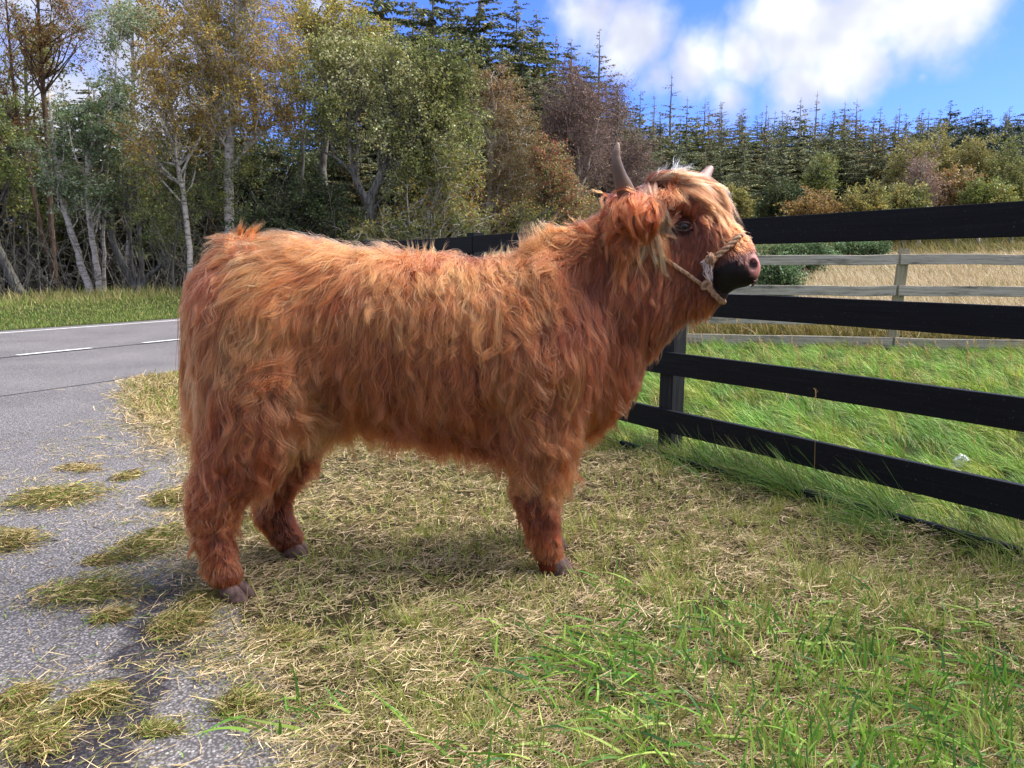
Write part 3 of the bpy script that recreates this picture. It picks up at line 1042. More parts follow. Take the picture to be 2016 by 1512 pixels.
if hs[0] < 0:
    hs = -hs
an = np.linspace(0, 2 * np.pi, 33)
for (sgn, hh) in ((1, .0155), (-1, .013)):
    aa = np.linspace(0, np.pi, 17)
    P = np.array([EYE + hs * .026 * math.cos(q) + hv * (sgn * hh * math.sin(q) ** .8) - hs * 0.001 + NE * (.008 * math.sin(q) + .002) for q in aa])
    ml.tube(c2w(P), np.full(17, .0030) + .0014 * np.sin(aa), 8)
lid = ml.build("eyelid", mlid, eye, True)
mc = MB()
P = np.array([EYE + hs * (.023 + .008 * q) - hv * (.002 + .003 * q) + NE * .004 for q in np.linspace(0, 1, 6)])
mc.tube(c2w(P), np.array([.002, .0036, .0044, .004, .003, .001]), 8)
mc.build("tear_duct", simple_mat("pink_skin", sl((178, 112, 102)), .4, .5), eye, True)

# ------------------------------------------------------------------ hooves: two claws a foot
mh, t, b = material("hoof_horn")
g = t.new('ShaderNodeTexCoord')
n1 = t.noise(g.outputs['Object'], 45, 4, .6)
t.link(t.ramp(n1, [(.3, sl((58, 44, 42))), (.7, sl((112, 88, 82)))]), b.inputs['Base Color'])
b.inputs['Roughness'].default_value = .6


def claw(L, ang, side, s=1.0):
    """one claw of a cloven hoof; L = point on the ground below the fetlock"""
    n = 9
    V, rings = [], []
    prof = [(0.0, 1.0, 1.0), (.012, 1.0, .98), (.026, .92, .9), (.040, .80, .8), (.050, .62, .66)]
    for (z, sx, sy) in prof:
        for q in range(n * 2):
            th = q / (n * 2) * 2 * np.pi
            x = math.cos(th); y = math.sin(th)
            lx = (.052 if x > 0 else .030) * (1 - .12 * (x > .6))
            V.append([x * lx * sx + .012 - z * .45, y * .020 * sy + side * .0215 * (1 - z * 2.0), z])
    V = np.array(V) * s
    m = n * 2
    i = np.arange(len(prof) - 1)[:, None] * m; j = np.arange(m)[None]; k = (j + 1) % m
    F4 = np.stack([i + j, i + k, i + m + k, i + m + j], -1).reshape(-1, 4)
    V = np.vstack([V, [[.012 * s, side * .0215 * s, 0], [-.01 * s, side * .019 * s, .052 * s]]])
    jj = np.arange(m); kk = (jj + 1) % m
    F3 = np.concatenate([np.stack([kk, jj, np.full(m, len(V) - 2)], -1), np.stack([(len(prof) - 1) * m + jj, (len(prof) - 1) * m + kk, np.full(m, len(V) - 1)], -1)])
    c_, s_ = math.cos(ang), math.sin(ang)
    V2 = np.stack([V[:, 0] * c_ - V[:, 1] * s_, V[:, 0] * s_ + V[:, 1] * c_, V[:, 2]], -1) + L
    return cow_part(mesh_obj("hoof", c2w(V2), [F4, F3], mh, None, True))


for (fx, fy, fv, fa) in ((460, 1186, .2, .25), (577, 1078, -.17, .05), (1096, 1146, .13, .1), (1085, 1064, -.13, .0)):
    Lf = Lp(fx, fy, fv); Lf[2] = .002
    for sd in (-1, 1):
        claw(Lf, fa, sd, 1.2)
# ================================================================== ROPE HALTER
mr, t, b = material("rope")
g = t.new('ShaderNodeTexCoord')
n1 = t.noise(g.outputs['Object'], 90, 4, .65)
t.link(t.ramp(n1, [(.3, sl((118, 84, 62))), (.55, sl((168, 134, 106))), (.75, sl((196, 168, 142)))]), b.inputs['Base Color'])
b.inputs['Roughness'].default_value = .9
t.link(t.bump(t.noise(g.outputs['Object'], 700, 2, .6), .6, .002), b.inputs['Normal'])
mfray = simple_mat("frayed_rope", sl((214, 200, 196)), .9, .2)


def rope(mb, W, r, turns=60.0):
    """three twisted strands along world points"""
    S = spline(W, max(24, int(len(W) * 14)))
    seg = np.linalg.norm(np.diff(S, axis=0), axis=1)
    s = np.concatenate([[0], np.cumsum(seg)])
    T = np.gradient(S, axis=0); T /= np.linalg.norm(T, axis=1)[:, None] + 1e-9
    A = np.cross(T, [0.3, -0.8, .2]); A /= np.linalg.norm(A, axis=1)[:, None]
    B = np.cross(T, A)
    for q in range(3):
        th = s * turns * 1.4 + q * 2.094
        mb.tube(S + (A * np.cos(th)[:, None] + B * np.sin(th)[:, None]) * r * .52, np.full(len(S), r * .58), 7)


def skinpath(pts, off):
    P = np.array(pts, float)
    H = hit(P[:, 0], P[:, 1])
    N = sdf_n(H)
    return c2w(H + N * (np.asarray(P[:, 2]) if P.shape[1] > 2 else off)[:, None])


halter = empty("rope_halter", tuple(c2w(hit(1400, 520))))
tag(halter, "pale twisted rope halter with a knotted noseband round the calf's muzzle", "halter")
HL = np.array(halter.location)


def hp(mb, name, mat, smooth=True):
    o = mb.build(name, mat, halter, smooth)
    o.location = tuple(-HL)
    return o


m = MB()
W = skinpath([(1452, 470, .014), (1438, 485, .016), (1424, 499, .018), (1410, 512, .020), (1400, 532, .020), (1393, 552, .020), (1402, 570, .018), (1416, 585, .014)], None)
back = c2w(np.array([Lp(1462, 468, .08), Lp(1466, 474, .03)]))
under = c2w(np.array([Lp(1424, 594, .05), Lp(1420, 590, .0)]))
rope(m, np.vstack([back[::-1], W, under]), .0105)
hp(m, "noseband", mr)
m = MB()
W = skinpath([(1256, 470, .03), (1278, 494, .034), (1298, 508, .034), (1325, 524, .030), (1350, 538, .028), (1372, 551, .026), (1390, 560, .022)], None)
rope(m, W, .0072)
hp(m, "cheek_rope", mr)
m = MB()
KC = c2w((hit(1407, 510) + sdf_n(hit(1407, 510)) * .026)[None])[0]
rr = np.random.default_rng(5)
for q in range(4):
    th = np.linspace(0, 2 * np.pi, 9)
    ax1 = rr.normal(size=3); ax1 /= np.linalg.norm(ax1)
    ax2 = np.cross(ax1, rr.normal(size=3)); ax2 /= np.linalg.norm(ax2)
    rope(m, KC + (rr.normal(size=3) * .004) + np.outer(np.cos(th), ax1) * .014 + np.outer(np.sin(th), ax2) * .012, .0062)
hp(m, "knot", mr)
m = MB()
K2 = c2w((hit(1390, 557) + sdf_n(hit(1390, 557)) * .026)[None])[0]
th = np.linspace(0, 2 * np.pi, 9)
rope(m, K2 + np.outer(np.cos(th), [.016, 0, .006]) + np.outer(np.sin(th), [-.003, -.004, .011]), .0062)
hp(m, "knot", mr)
m = MB()
for (sx, sy, ex, ey, n) in ((1400, 508, 1383, 516, 16), (1398, 514, 1392, 532, 26), (1393, 526, 1400, 546, 26), (1402, 512, 1396, 500, 8)):
    for q in range(n):
        a = c2w((hit(sx, sy) + sdf_n(hit(sx, sy)) * .03)[None])[0] + rr.normal(size=3) * .003
        e = c2w((hit(ex, ey) + sdf_n(hit(ex, ey)) * .03)[None])[0] + rr.normal(size=3) * .006
        mid = (a + e) / 2 + rr.normal(size=3) * .006
        m.tube(spline([a, mid, e], 7), [.0011, .0013, .0013, .0012, .0011, .0008, .0003], 4)
hp(m, "frayed_end", mfray)
# ================================================================== GROUND, ROAD, FENCES
def smooth(a, b, x):
    t = np.clip((x - a) / (b - a), 0, 1)
    return t * t * (3 - 2 * t)


_hr = np.random.default_rng(99)
_hw = [( _hr.normal(size=2), _hr.random() * 6.28) for _ in range(24)]


def fbm(x, y, scale, octaves=4, off=0):
    out = 0; amp = 1; tot = 0
    for o in range(octaves):
        v = 0
        for q in range(5):
            w, ph = _hw[(o * 5 + q + off) % 24]
            wx = w[0] * math.cos(q + off) - w[1] * math.sin(q + off)
            wy = w[0] * math.sin(q + off) + w[1] * math.cos(q + off)
            v = v + np.sin((x * wx + y * wy) * scale + ph + 1.3 * np.sin((x * wy - y * wx) * scale * .7 + ph * 2))
        out = out + amp * v / 5
        tot += amp
        amp *= .55; scale = scale * 2.07
    return out / tot


# the asphalt's edge against the verge, seen from above (metres)
EDGE_PX = [(560, 1560), (470, 1450), (400, 1340), (345, 1230), (318, 1130), (322, 1050), (300, 985), (305, 910), (262, 850), (222, 805), (232, 755), (268, 715), (330, 697), (400, 690)]
EDGE = np.array([on_ground(a, b)[:2] for a, b in EDGE_PX])
# centre line of the road: first straight as in view, then bending away behind the calf
C0 = on_ground(35, 702)[:2]; C1 = on_ground(378, 668)[:2]
rd = (C1 - C0) / np.linalg.norm(C1 - C0)
road = []
p = C0 - rd * 26; ang = math.atan2(rd[1], rd[0])
for i in range(90):
    road.append(p.copy())
    if i > 30:
        ang += 0.021
    p = p + np.array([math.cos(ang), math.sin(ang)]) * 1.0
road = np.array(road)
RT = np.gradient(road, axis=0); RT /= np.linalg.norm(RT, axis=1)[:, None]
RN = np.stack([-RT[:, 1], RT[:, 0]], -1)                # to the far side
FAR_W, NEAR_W = 2.95, 2.9


def road_dist(x, y):
    """signed distance from the centre line, positive on the far side"""
    x = np.asarray(x, float); y = np.asarray(y, float)
    P = np.stack([x.ravel(), y.ravel()], -1)
    best = np.full(len(P), 1e9); sg = np.zeros(len(P))
    for i in range(len(road)):
        d = P - road[i]
        r = np.hypot(d[:, 0], d[:, 1])
        m = r < best
        best[m] = r[m]
        sg[m] = (d[m] @ RN[i])
    return np.where(best > 1.2 * np.abs(sg) + 1.0, best, sg).reshape(x.shape) if True else None


def in_poly(x, y, poly):
    x = np.asarray(x); y = np.asarray(y)
    c = np.zeros(x.shape, bool)
    n = len(poly)
    for i in range(n):
        x0, y0 = poly[i]; x1, y1 = poly[(i + 1) % n]
        m = ((y0 > y) != (y1 > y)) & (x < (x1 - x0) * (y - y0) / (y1 - y0 + 1e-12) + x0)
        c ^= m
    return c


near_edge = road - RN * NEAR_W
k0 = int(np.argmin(np.hypot(near_edge[:, 0] - EDGE[-1, 0], near_edge[:, 1] - EDGE[-1, 1])))
APRON = np.vstack([[(-40, EDGE[0, 1] - 1.6)], [(EDGE[0, 0] + .1, EDGE[0, 1] - 1.6)], EDGE, near_edge[k0:k0 + 2], road[k0 + 1:k0 + 2], road[:1] + [(0, 0)]])


def asphalt_mask(x, y):
    return in_poly(x, y, APRON) | (np.abs(road_dist(x, y)) < 2.95)


def ground_z(x, y):
    x = np.asarray(x, float); y = np.asarray(y, float)
    z = 0.018 * fbm(x, y, 3.1, 3) * smooth(0.3, 1.2, _edge_d(x, y))
    # moor beyond the wooden fence rises gently, then the wooded hillside
    z = z + 1.75 * smooth(13, 44, y) * smooth(-3, 6, x) + 0.2 * fbm(x, y, .25, 2, 3) * smooth(12, 20, y) * smooth(-3, 6, x)
    z = z + 0.115 * np.clip(y - 52, 0, 60) * smooth(2, 26, x) + 0.05 * np.clip(y - 50, 0, 60) * smooth(30, 55, x)
    # bank under the wood on the far side of the road
    z = z + 0.25 * smooth(4.4, 8.5, _RD(x, y))
    return z


def _edge_d(x, y):
    """rough distance to the asphalt (0 on it)"""
    d = np.full(np.shape(x), 9.0)
    for a in EDGE:
        d = np.minimum(d, np.hypot(x - a[0], y - a[1]))
    return np.where(in_poly(x, y, APRON), 0, d)


_rg = None


def _RD(x, y):
    global _rg
    if _rg is None:
        gx = np.linspace(-60, 60, 121); gy = np.linspace(-10, 130, 141)
        X, Y = np.meshgrid(gx, gy, indexing='ij')
        _rg = road_dist(X, Y)
    fx = np.clip((np.asarray(x) + 60), 0, 119.99); fy = np.clip((np.asarray(y) + 10), 0, 139.99)
    i = fx.astype(int); j = fy.astype(int); u = fx - i; v = fy - j
    i2 = np.minimum(i + 1, 120); j2 = np.minimum(j + 1, 140)
    return (_rg[i, j] * (1 - u) + _rg[i2, j] * u) * (1 - v) + (_rg[i, j2] * (1 - u) + _rg[i2, j2] * u) * v


# ground sheet: fine near the camera, coarse far off
gy = np.concatenate([np.arange(-3, 8, .12), np.arange(8, 30, .5), np.arange(30, 130, 2.5), [200, 400, 900]])
gx = np.concatenate([[-900, -400, -200], np.arange(-120, -30, 6), np.arange(-30, -6, 1.0), np.arange(-6, 7, .12), np.arange(7, 40, 1.0), np.arange(40, 121, 6), [200, 400, 900]])
X, Y = np.meshgrid(gx, gy, indexing='ij')
Z = ground_z(np.clip(X, -119, 119), np.clip(Y, -9, 129))
na, nb = X.shape
V = np.stack([X, Y, Z], -1).reshape(-1, 3)
i = np.arange(na - 1)[:, None] * nb; j = np.arange(nb - 1)[None]
F = np.stack([i + j, i + nb + j, i + nb + j + 1, i + j + 1], -1).reshape(-1, 4)
mg, t, b = material("ground_turf")
g = t.new('ShaderNodeTexCoord')
at = t.new('ShaderNodeAttribute'); at.attribute_name = 'zone'
n1 = t.noise(g.outputs['Object'], 2.3, 5, .6)
n2 = t.noise(g.outputs['Object'], 46, 4, .65)
fg = t.ramp(n2, [(.3, (.022, .018, .010)), (.55, (.055, .046, .022)), (.75, (.11, .092, .048))])
gr = t.ramp(n2, [(.3, (.012, .020, .005)), (.7, (.05, .075, .018))])
moor = t.ramp(n2, [(.25, (.18, .15, .09)), (.7, (.36, .31, .21))])
sp = t.new('ShaderNodeSeparateColor')
t.link(at.outputs['Color'], sp.inputs[0])
c = t.mix(sp.outputs[1], fg, gr)
c = t.mix(sp.outputs[2], c, moor)
c = t.mix(sp.outputs[0], c, t.ramp(n2, [(.3, (.014, .011, .007)), (.7, (.045, .034, .02))]))
t.link(c, b.inputs['Base Color'])
b.inputs['Roughness'].default_value = .95
b.inputs['Specular IOR Level'].default_value = .1
t.link(t.bump(n2, .8, .03), b.inputs['Normal'])
ground = mesh_obj("ground", V, F, mg, None, True)
tag(ground, kind="structure")
gyr = smooth(11.0, 12.5, V[:, 1] + .3 * V[:, 0] * 0) * smooth(-2, 3, V[:, 0])
wood = smooth(6.0, 8.5, _RD(V[:, 0], V[:, 1])) * (V[:, 0] < 6)
zone = np.stack([np.maximum(wood, smooth(60, 66, V[:, 1])), smooth(3.9, 4.3, _RD(V[:, 0], V[:, 1])) * (1 - wood) + (V[:, 1] > 3.5) * smooth(.8, 2.0, V[:, 0]), gyr], -1)
set_color(ground.data, 'zone', np.clip(zone, 0, 1))

# ------------------------------------------------------------------ asphalt
ma, t, b = material("asphalt")
g = t.new('ShaderNodeTexCoord')
P_ = g.outputs['Object']
vor = t.new('ShaderNodeTexVoronoi'); vor.inputs['Scale'].default_value = 125
t.link(P_, vor.inputs['Vector'])
vor2 = t.new('ShaderNodeTexVoronoi'); vor2.inputs['Scale'].default_value = 170
t.link(P_, vor2.inputs['Vector'])
sepc = t.new('ShaderNodeSeparateColor'); t.link(vor.outputs['Color'], sepc.inputs[0])
sepd = t.new('ShaderNodeSeparateColor'); t.link(vor2.outputs['Color'], sepd.inputs[0])
ston = t.ramp(sepc.outputs[0], [(.0, (.14, .129, .133)), (.5, (.225, .209, .212)), (.8, (.30, .28, .278)), (.95, (.52, .49, .46))])
ston2 = t.ramp(sepd.outputs[0], [(.0, (.10, .094, .096)), (.6, (.23, .218, .218)), (1., (.46, .44, .42))])
stn = t.mix(.45, ston, ston2)
gap = t.maprange(vor.outputs['Distance'], .30, .62, 0, 1)
stn = t.mix(gap, stn, (.085, .079, .08, 1))
big = t.noise(P_, .9, 4, .6)
stn = t.mix(1.0, stn, t.ramp(big, [(.3, (.82, .82, .83)), (.7, (1.15, 1.15, 1.15))]), 'MULTIPLY')
at = t.new('ShaderNodeAttribute'); at.attribute_name = 'wet'
wn_ = t.noise(P_, 7.0, 5, .62)
wv_ = t.math('ADD', at.outputs['Fac'], t.math('MULTIPLY', t.math('SUBTRACT', wn_, .5), .9))
wm = t.maprange(wv_, .42, .62, 0, 1, True)
stn = t.mix(wm, stn, t.mix(1.0, stn, (.30, .29, .31, 1), 'MULTIPLY'))
t.link(stn, b.inputs['Base Color'])
t.link(t.mix(wm, (.82, .82, .82, 1), (.42, .42, .42, 1)), b.inputs['Roughness'])
hgt = t.math('SUBTRACT', 1.0, vor.outputs['Distance'])
t.link(t.bump(hgt, .30, .004), b.inputs['Normal'])

# apron sheet: a grid trimmed to an uneven edge
ax = np.concatenate([np.arange(-40, -6, 1.0), np.arange(-6, -2.8, .08), np.arange(-2.8, 1.0, .025)])
ay = np.concatenate([np.arange(-.4, 7, .03), np.arange(7, 16, .25)])
X, Y = np.meshgrid(ax, ay, indexing='ij')
wob = .10 * fbm(X, Y, 5.0, 3)
ins = in_poly(X - .22 + wob, Y + wob * .6, APRON) | in_poly(X, Y, APRON)
ins &= (road_dist(X, Y) < -2.2)
na, nb = X.shape
Zs = np.full(X.shape, .006)
V = np.stack([X, Y, Zs], -1).reshape(-1, 3)
i = np.arange(na - 1)[:, None] * nb; j = np.arange(nb - 1)[None]
F = np.stack([i + j, i + nb + j, i + nb + j + 1, i + j + 1], -1).reshape(-1, 4)
keep = ins.reshape(-1)[F].all(1)
F = F[keep]
us_ = np.unique(F); mp = np.full(len(V), -1); mp[us_] = np.arange(len(us_))
V = V[us_]; F = mp[F]
apron = mesh_obj("asphalt_apron", V, F, ma)
tag(apron, kind="structure")
wet_pts = [(400, 1165, .30), (330, 1230, .22), (300, 1290, .2), (250, 1370, .22), (190, 1430, .25), (150, 1500, .28), (420, 1120, .2), (560, 1100, .3), (350, 1180, .2), (230, 1300, .05)]
wv = np.zeros(len(V))
for (a, b_, r) in wet_pts:
    q = on_ground(a, b_)
    wv = np.maximum(wv, 1 - np.hypot(V[:, 0] - q[0], V[:, 1] - q[1]) / (r * 1.1))
a = apron.data.attributes.new('wet', 'FLOAT', 'POINT'); a.data.foreach_set('value', np.clip(wv, 0, 1).astype(np.float32))


def strip(name, a, b_, z, mat, i0=0, i1=None, sub=2, parent=None, jag=0.0):
    """a ribbon along the road between offsets a and b_"""
    i1 = i1 if i1 is not None else len(road) - 1
    s = np.linspace(i0, i1, max(2, int((i1 - i0) * sub) + 1))
    k = np.clip(s.astype(int), 0, len(road) - 2); f = (s - k)[:, None]
    P = road[k] * (1 - f) + road[k + 1] * f
    N = RN[k] * (1 - f) + RN[k + 1] * f
    ja = jag * fbm(s, s * 0, 9, 2); jb = jag * fbm(s, s * 0 + 4, 9, 2)
    A = P + N * (a + ja)[:, None] if jag else P + N * a
    B = P + N * (b_ + jb)[:, None] if jag else P + N * b_
    n = len(s)
    V = np.vstack([np.c_[A, np.full(n, z)], np.c_[B, np.full(n, z)]])
    q = np.arange(n - 1)
    F = np.stack([q, q + 1, n + q + 1, n + q], -1)
    return mesh_obj(name, V, F[:, ::-1], mat, parent)


mro, t, b = material("road_asphalt")
g = t.new('ShaderNodeTexCoord')
n0 = t.noise(g.outputs['Object'], 60, 3, .7); n1 = t.noise(g.outputs['Object'], .7, 4, .6)
c = t.ramp(n0, [(.3, (.14, .134, .136)), (.7, (.225, .214, .214))])
c = t.mix(1.0, c, t.ramp(n1, [(.3, (.8, .8, .82)), (.7, (1.08, 1.08, 1.08))]), 'MULTIPLY')
t.link(c, b.inputs['Base Color']); b.inputs['Roughness'].default_value = .8
t.link(t.bump(n0, .4, .01), b.inputs['Normal'])
r_ = strip("road", -2.95, 4.05, .011, ma); tag(r_, kind="structure")
mp_, t, b = material("road_paint")
g = t.new('ShaderNodeTexCoord')
n0 = t.noise(g.outputs['Object'], 24, 4, .7)
t.link(t.ramp(n0, [(.36, (.32, .31, .32)), (.5, (.72, .71, .70))]), b.inputs['Base Color'])
b.inputs['Roughness'].default_value = .7
edge_l = strip("edge_line", 3.52, 3.62, .016, mp_, sub=3); edge_l.parent = r_
# broken centre line: dashes seen at two places, repeated along the road
mseam = simple_mat("tar_seam", (.03, .028, .03, 1), .7)
sm = strip("tar_seam", -.10, -.055, .015, mseam, sub=8, jag=.03); sm.parent = r_
dash_len = np.linalg.norm(on_ground(185, 688)[:2] - C0)
dash_gap = np.linalg.norm(on_ground(290, 678)[:2] - C0)
for q in range(-9, 22):
    s0 = 26 + q * dash_gap
    if s0 < 0.5 or s0 + dash_len > 88:
        continue
    d_ = strip("centre_dash", -.04, .06, .019, mp_, s0, s0 + dash_len, 4); d_.parent = r_

# ------------------------------------------------------------------ black fence
mbk, t, b = material("black_stain")
g = t.new('ShaderNodeTexCoord')
at = t.new('ShaderNodeAttribute'); at.attribute_name = 'uvw'
mpn = t.new('ShaderNodeMapping'); mpn.inputs['Scale'].default_value = (3, 70, 70)
t.link(at.outputs['Vector'], mpn.inputs['Vector'])
n0 = t.noise(mpn.outputs[0], 1.0, 5, .65)
n1 = t.noise(g.outputs['Object'], 5, 4, .6)
dust = t.noise(g.outputs['Object'], 120, 2, .5)
c = t.ramp(n0, [(.3, (.0022, .0027, .0045)), (.6, (.005, .006, .009)), (.8, (.012, .013, .016))])
c = t.mix(t.maprange(dust, .68, .74, 0, .5), c, (.10, .09, .06, 1))
t.link(c, b.inputs['Base Color'])
b.inputs['Roughness'].default_value = .62
b.inputs['Specular IOR Level'].default_value = .16
t.link(t.bump(n0, .5, .004), b.inputs['Normal'])
mbp, t, b = material("black_stain_worn_lit")  # paler than the rails: light on near faces put into worn stain
at = t.new('ShaderNodeAttribute'); at.attribute_name = 'uvw'
mpn = t.new('ShaderNodeMapping'); mpn.inputs['Scale'].default_value = (60, 60, 3)
t.link(at.outputs['Vector'], mpn.inputs['Vector'])
n0 = t.noise(mpn.outputs[0], 1.0, 5, .65)
t.link(t.ramp(n0, [(.3, (.008, .009, .011)), (.6, (.022, .023, .025)), (.8, (.05, .05, .05))]), b.inputs['Base Color'])
b.inputs['Roughness'].default_value = .75
t.link(t.bump(n0, .5, .003), b.inputs['Normal'])


def plank(name, c, d, n, L, H, T, mat, parent, warp=.004, seed=0, nx=26, bev=.0025, vertical=False):
    """board of length L along d, height H, thickness T along n; slightly wavy, bevelled"""
    r = np.random.default_rng(seed)
    d = np.asarray(d, float); n = np.asarray(n, float); u = np.cross(d, n)
    xs = np.linspace(-L / 2, L / 2, nx)
    prof = np.array([(-H / 2 + bev, -T / 2), (H / 2 - bev, -T / 2), (H / 2, -T / 2 + bev), (H / 2, T / 2 - bev), (H / 2 - bev, T / 2), (-H / 2 + bev, T / 2), (-H / 2, T / 2 - bev), (-H / 2, -T / 2 + bev)])
    w1 = warp * np.interp(xs, np.linspace(-L / 2, L / 2, 7), r.normal(size=7))
    w2 = warp * .6 * np.interp(xs, np.linspace(-L / 2, L / 2, 9), r.normal(size=9))
    V, UV = [], []
    for x, a, b2 in zip(xs, w1, w2):
        for (pu, pn) in prof:
            V.append(d * x + u * (pu + a + r.normal() * warp * .10) + n * (pn + b2))
            UV.append((x, pu, pn))
    V = np.array(V) + np.asarray(c)
    UV = np.array(UV)
    m = 8
    i = np.arange(nx - 1)[:, None] * m; j = np.arange(m)[None]; k = (j + 1) % m
    F = np.stack([i + j, i + k, i + m + k, i + m + j], -1).reshape(-1, 4)
    caps = np.array([[0, 7, 6, 5, 4, 3, 2, 1], [(nx - 1) * m + q for q in range(8)]])
    o = mesh_obj(name, V, [F, caps], mat, None)
    at = o.data.attributes.new('uvw', 'FLOAT_VECTOR', 'POINT')
    UV = UV + r.normal(size=3) * 3
    if vertical:
        UV = UV[:, [1, 2, 0]]
    at.data.foreach_set('vector', UV.astype(np.float32).ravel())
    o.parent = parent
    return o


def outward(o):
    import bmesh
    bm = bmesh.new(); bm.from_mesh(o.data)
    bmesh.ops.recalc_face_normals(bm, faces=bm.faces)
    bm.to_mesh(o.data); bm.free()


FD = np.array([-math.sin(math.radians(33.2)), math.cos(math.radians(33.2)), 0])      # away along the fence
FN = np.array([-FD[1], FD[0], 0])                                                    # towards the calf
A0 = on_ground(1327, 905)
SP = 2.23
bf = empty("black_fence", tuple(A0))
tag(bf, "black stained post and rail fence with four wide boards beside the calf", "fence")


def sub(o, par, P0):
    o.parent = par
    o.location = tuple(-np.asarray(P0))
    return o


levels = [(1.337, 1.209), (.958, .837), (.618, .491), (.292, .163)]
T_R, PW, PT = .030, .105, .105
for li, (z1, z0) in enumerate(levels):
    for (ta, tb) in ((-SP * 1.0, SP * 1.0), (-SP * 3.0, -SP), (SP, 2 * SP)):
        if ta == -SP and False:
            continue
        L = tb - ta - .004
        c = A0 + FD * (ta + tb) / 2 + FN * (T_R / 2) + np.array([0, 0, (z0 + z1) / 2])
        o = plank("rail", c, FD, FN, L, z1 - z0, T_R, mbk, bf, .0025, 10 + li * 5 + int(ta * 7) % 5, 40)
        outward(o); sub(o, bf, A0)
for kx in (-3, -2, -1, 0, 1, 2):
    P = A0 + FD * (SP * kx + .09) - FN * (PT / 2 + .003)
    z1 = 1.365
    c = P + np.array([0, 0, (z1 - .25) / 2])
    o = plank("post", c, [0, 0, 1], FD, z1 + .25, PT, PW, mbp if kx in (0, 1) else mbp, bf, .002, 60 + kx, 12, .006, True)
    outward(o); sub(o, bf, A0)
# low gravel board along the ground in front of the rails, half buried
gb = empty("gravel_board", tuple(A0 + FN * .10))
tag(gb, "low black edging board half buried in grass below the black fence", "edging board")
for q, (ta, tb) in enumerate(((-SP * 2.4, -.9), (-.9, .35), (.35, 2.2))):
    c = A0 + FN * (.085 + .01 * (q == 1)) + FD * (ta + tb) / 2 + np.array([0, 0, .030 - .012 * q])
    o = plank("board", c, FD, FN, tb - ta - .012, .07, .035, mbk, gb, .005, 80 + q, 24, .006)
    outward(o); sub(o, gb, A0 + FN * .10)

# ------------------------------------------------------------------ weathered wooden fence
mw, t, b = material("weathered_wood")
at = t.new('ShaderNodeAttribute'); at.attribute_name = 'uvw'
mpn = t.new('ShaderNodeMapping'); mpn.inputs['Scale'].default_value = (2.2, 45, 45)
t.link(at.outputs['Vector'], mpn.inputs['Vector'])
n0 = t.noise(mpn.outputs[0], 1.0, 6, .7)
mp2 = t.new('ShaderNodeMapping'); mp2.inputs['Scale'].default_value = (2.0, 9, 9)
t.link(at.outputs['Vector'], mp2.inputs['Vector'])
n1 = t.noise(mp2.outputs[0], 1.0, 5, .7)
c = t.ramp(n0, [(.28, (.22, .19, .14)), (.5, (.45, .40, .32)), (.72, (.60, .55, .46))])
c = t.mix(t.maprange(n1, .52, .68, 0, .75), c, (.055, .055, .05, 1))
c = t.mix(t.maprange(t.noise(mp2.outputs[0], 2.2, 4, .6), .60, .7, 0, .5), c, (.42, .42, .36, 1))
t.link(c, b.inputs['Base Color']); b.inputs['Roughness'].default_value = .85
t.link(t.bump(n0, .6, .006), b.inputs['Normal'])
mwp, t, b = material("weathered_post")
at = t.new('ShaderNodeAttribute'); at.attribute_name = 'uvw'
mpn = t.new('ShaderNodeMapping'); mpn.inputs['Scale'].default_value = (40, 40, 2.5)
t.link(at.outputs['Vector'], mpn.inputs['Vector'])
n0 = t.noise(mpn.outputs[0], 1.0, 6, .7)
c = t.ramp(n0, [(.3, (.17, .145, .085)), (.5, (.34, .29, .185)), (.75, (.48, .43, .30))])
t.link(c, b.inputs['Base Color']); b.inputs['Roughness'].default_value = .85
t.link(t.bump(n0, .6, .005), b.inputs['Normal'])
W0 = on_ground(1757, 686)
WD = np.array([-math.cos(math.radians(13)), math.sin(math.radians(13)), 0])
WN = np.array([-WD[1], WD[0], 0]); WN = WN if WN[1] < 0 else -WN
wf = empty("wooden_fence", tuple(W0))
tag(wf, "weathered grey wooden post and rail fence at the edge of the tan moor", "fence")
WS = 2.75
# heights from the picture at the post
dW = to_px(W0[None])[2][0]


def h_at(py):
    return float(at_y(1757, py, W0[1])[2])


wl = [(h_at(502), h_at(522)), (h_at(562), h_at(582)), (h_at(622), h_at(641)), (h_at(665), h_at(687))]
for li, (z1, z0) in enumerate(wl):
    for q in range(-2, 3):
        rr_ = np.random.default_rng(li * 10 + q + 50)
        a_, b2 = q * WS, (q + 1) * WS
        c = W0 + WD * ((a_ + b2) / 2) + WN * .018 + np.array([0, 0, (z0 + z1) / 2 + rr_.normal() * .006])
        dd = WD + np.array([0, 0, rr_.normal() * .003]); dd /= np.linalg.norm(dd)
        o = plank("rail", c, dd, WN, WS - .03, z1 - z0, .036, mw, wf, .003, li * 10 + q + 3, 20, .005)
        outward(o); sub(o, wf, W0)
for q in range(-2, 4):
    P = W0 + WD * WS * q - WN * .052
    z1 = h_at(489)
    lean = np.array([0.055, 0, 1.0]) if q == 0 else np.array([np.random.default_rng(q + 9).normal() * .02, 0, 1.0])
    lean /= np.linalg.norm(lean)
    dn_ = WD - lean * (WD @ lean); dn_ /= np.linalg.norm(dn_)
    o = plank("post", P + lean * (z1 - .3) / 2, lean, dn_, z1 + .3, .11, .12 if q else .13, mwp, wf, .003, 40 + q, 10, .008, True)
    outward(o); sub(o, wf, W0)
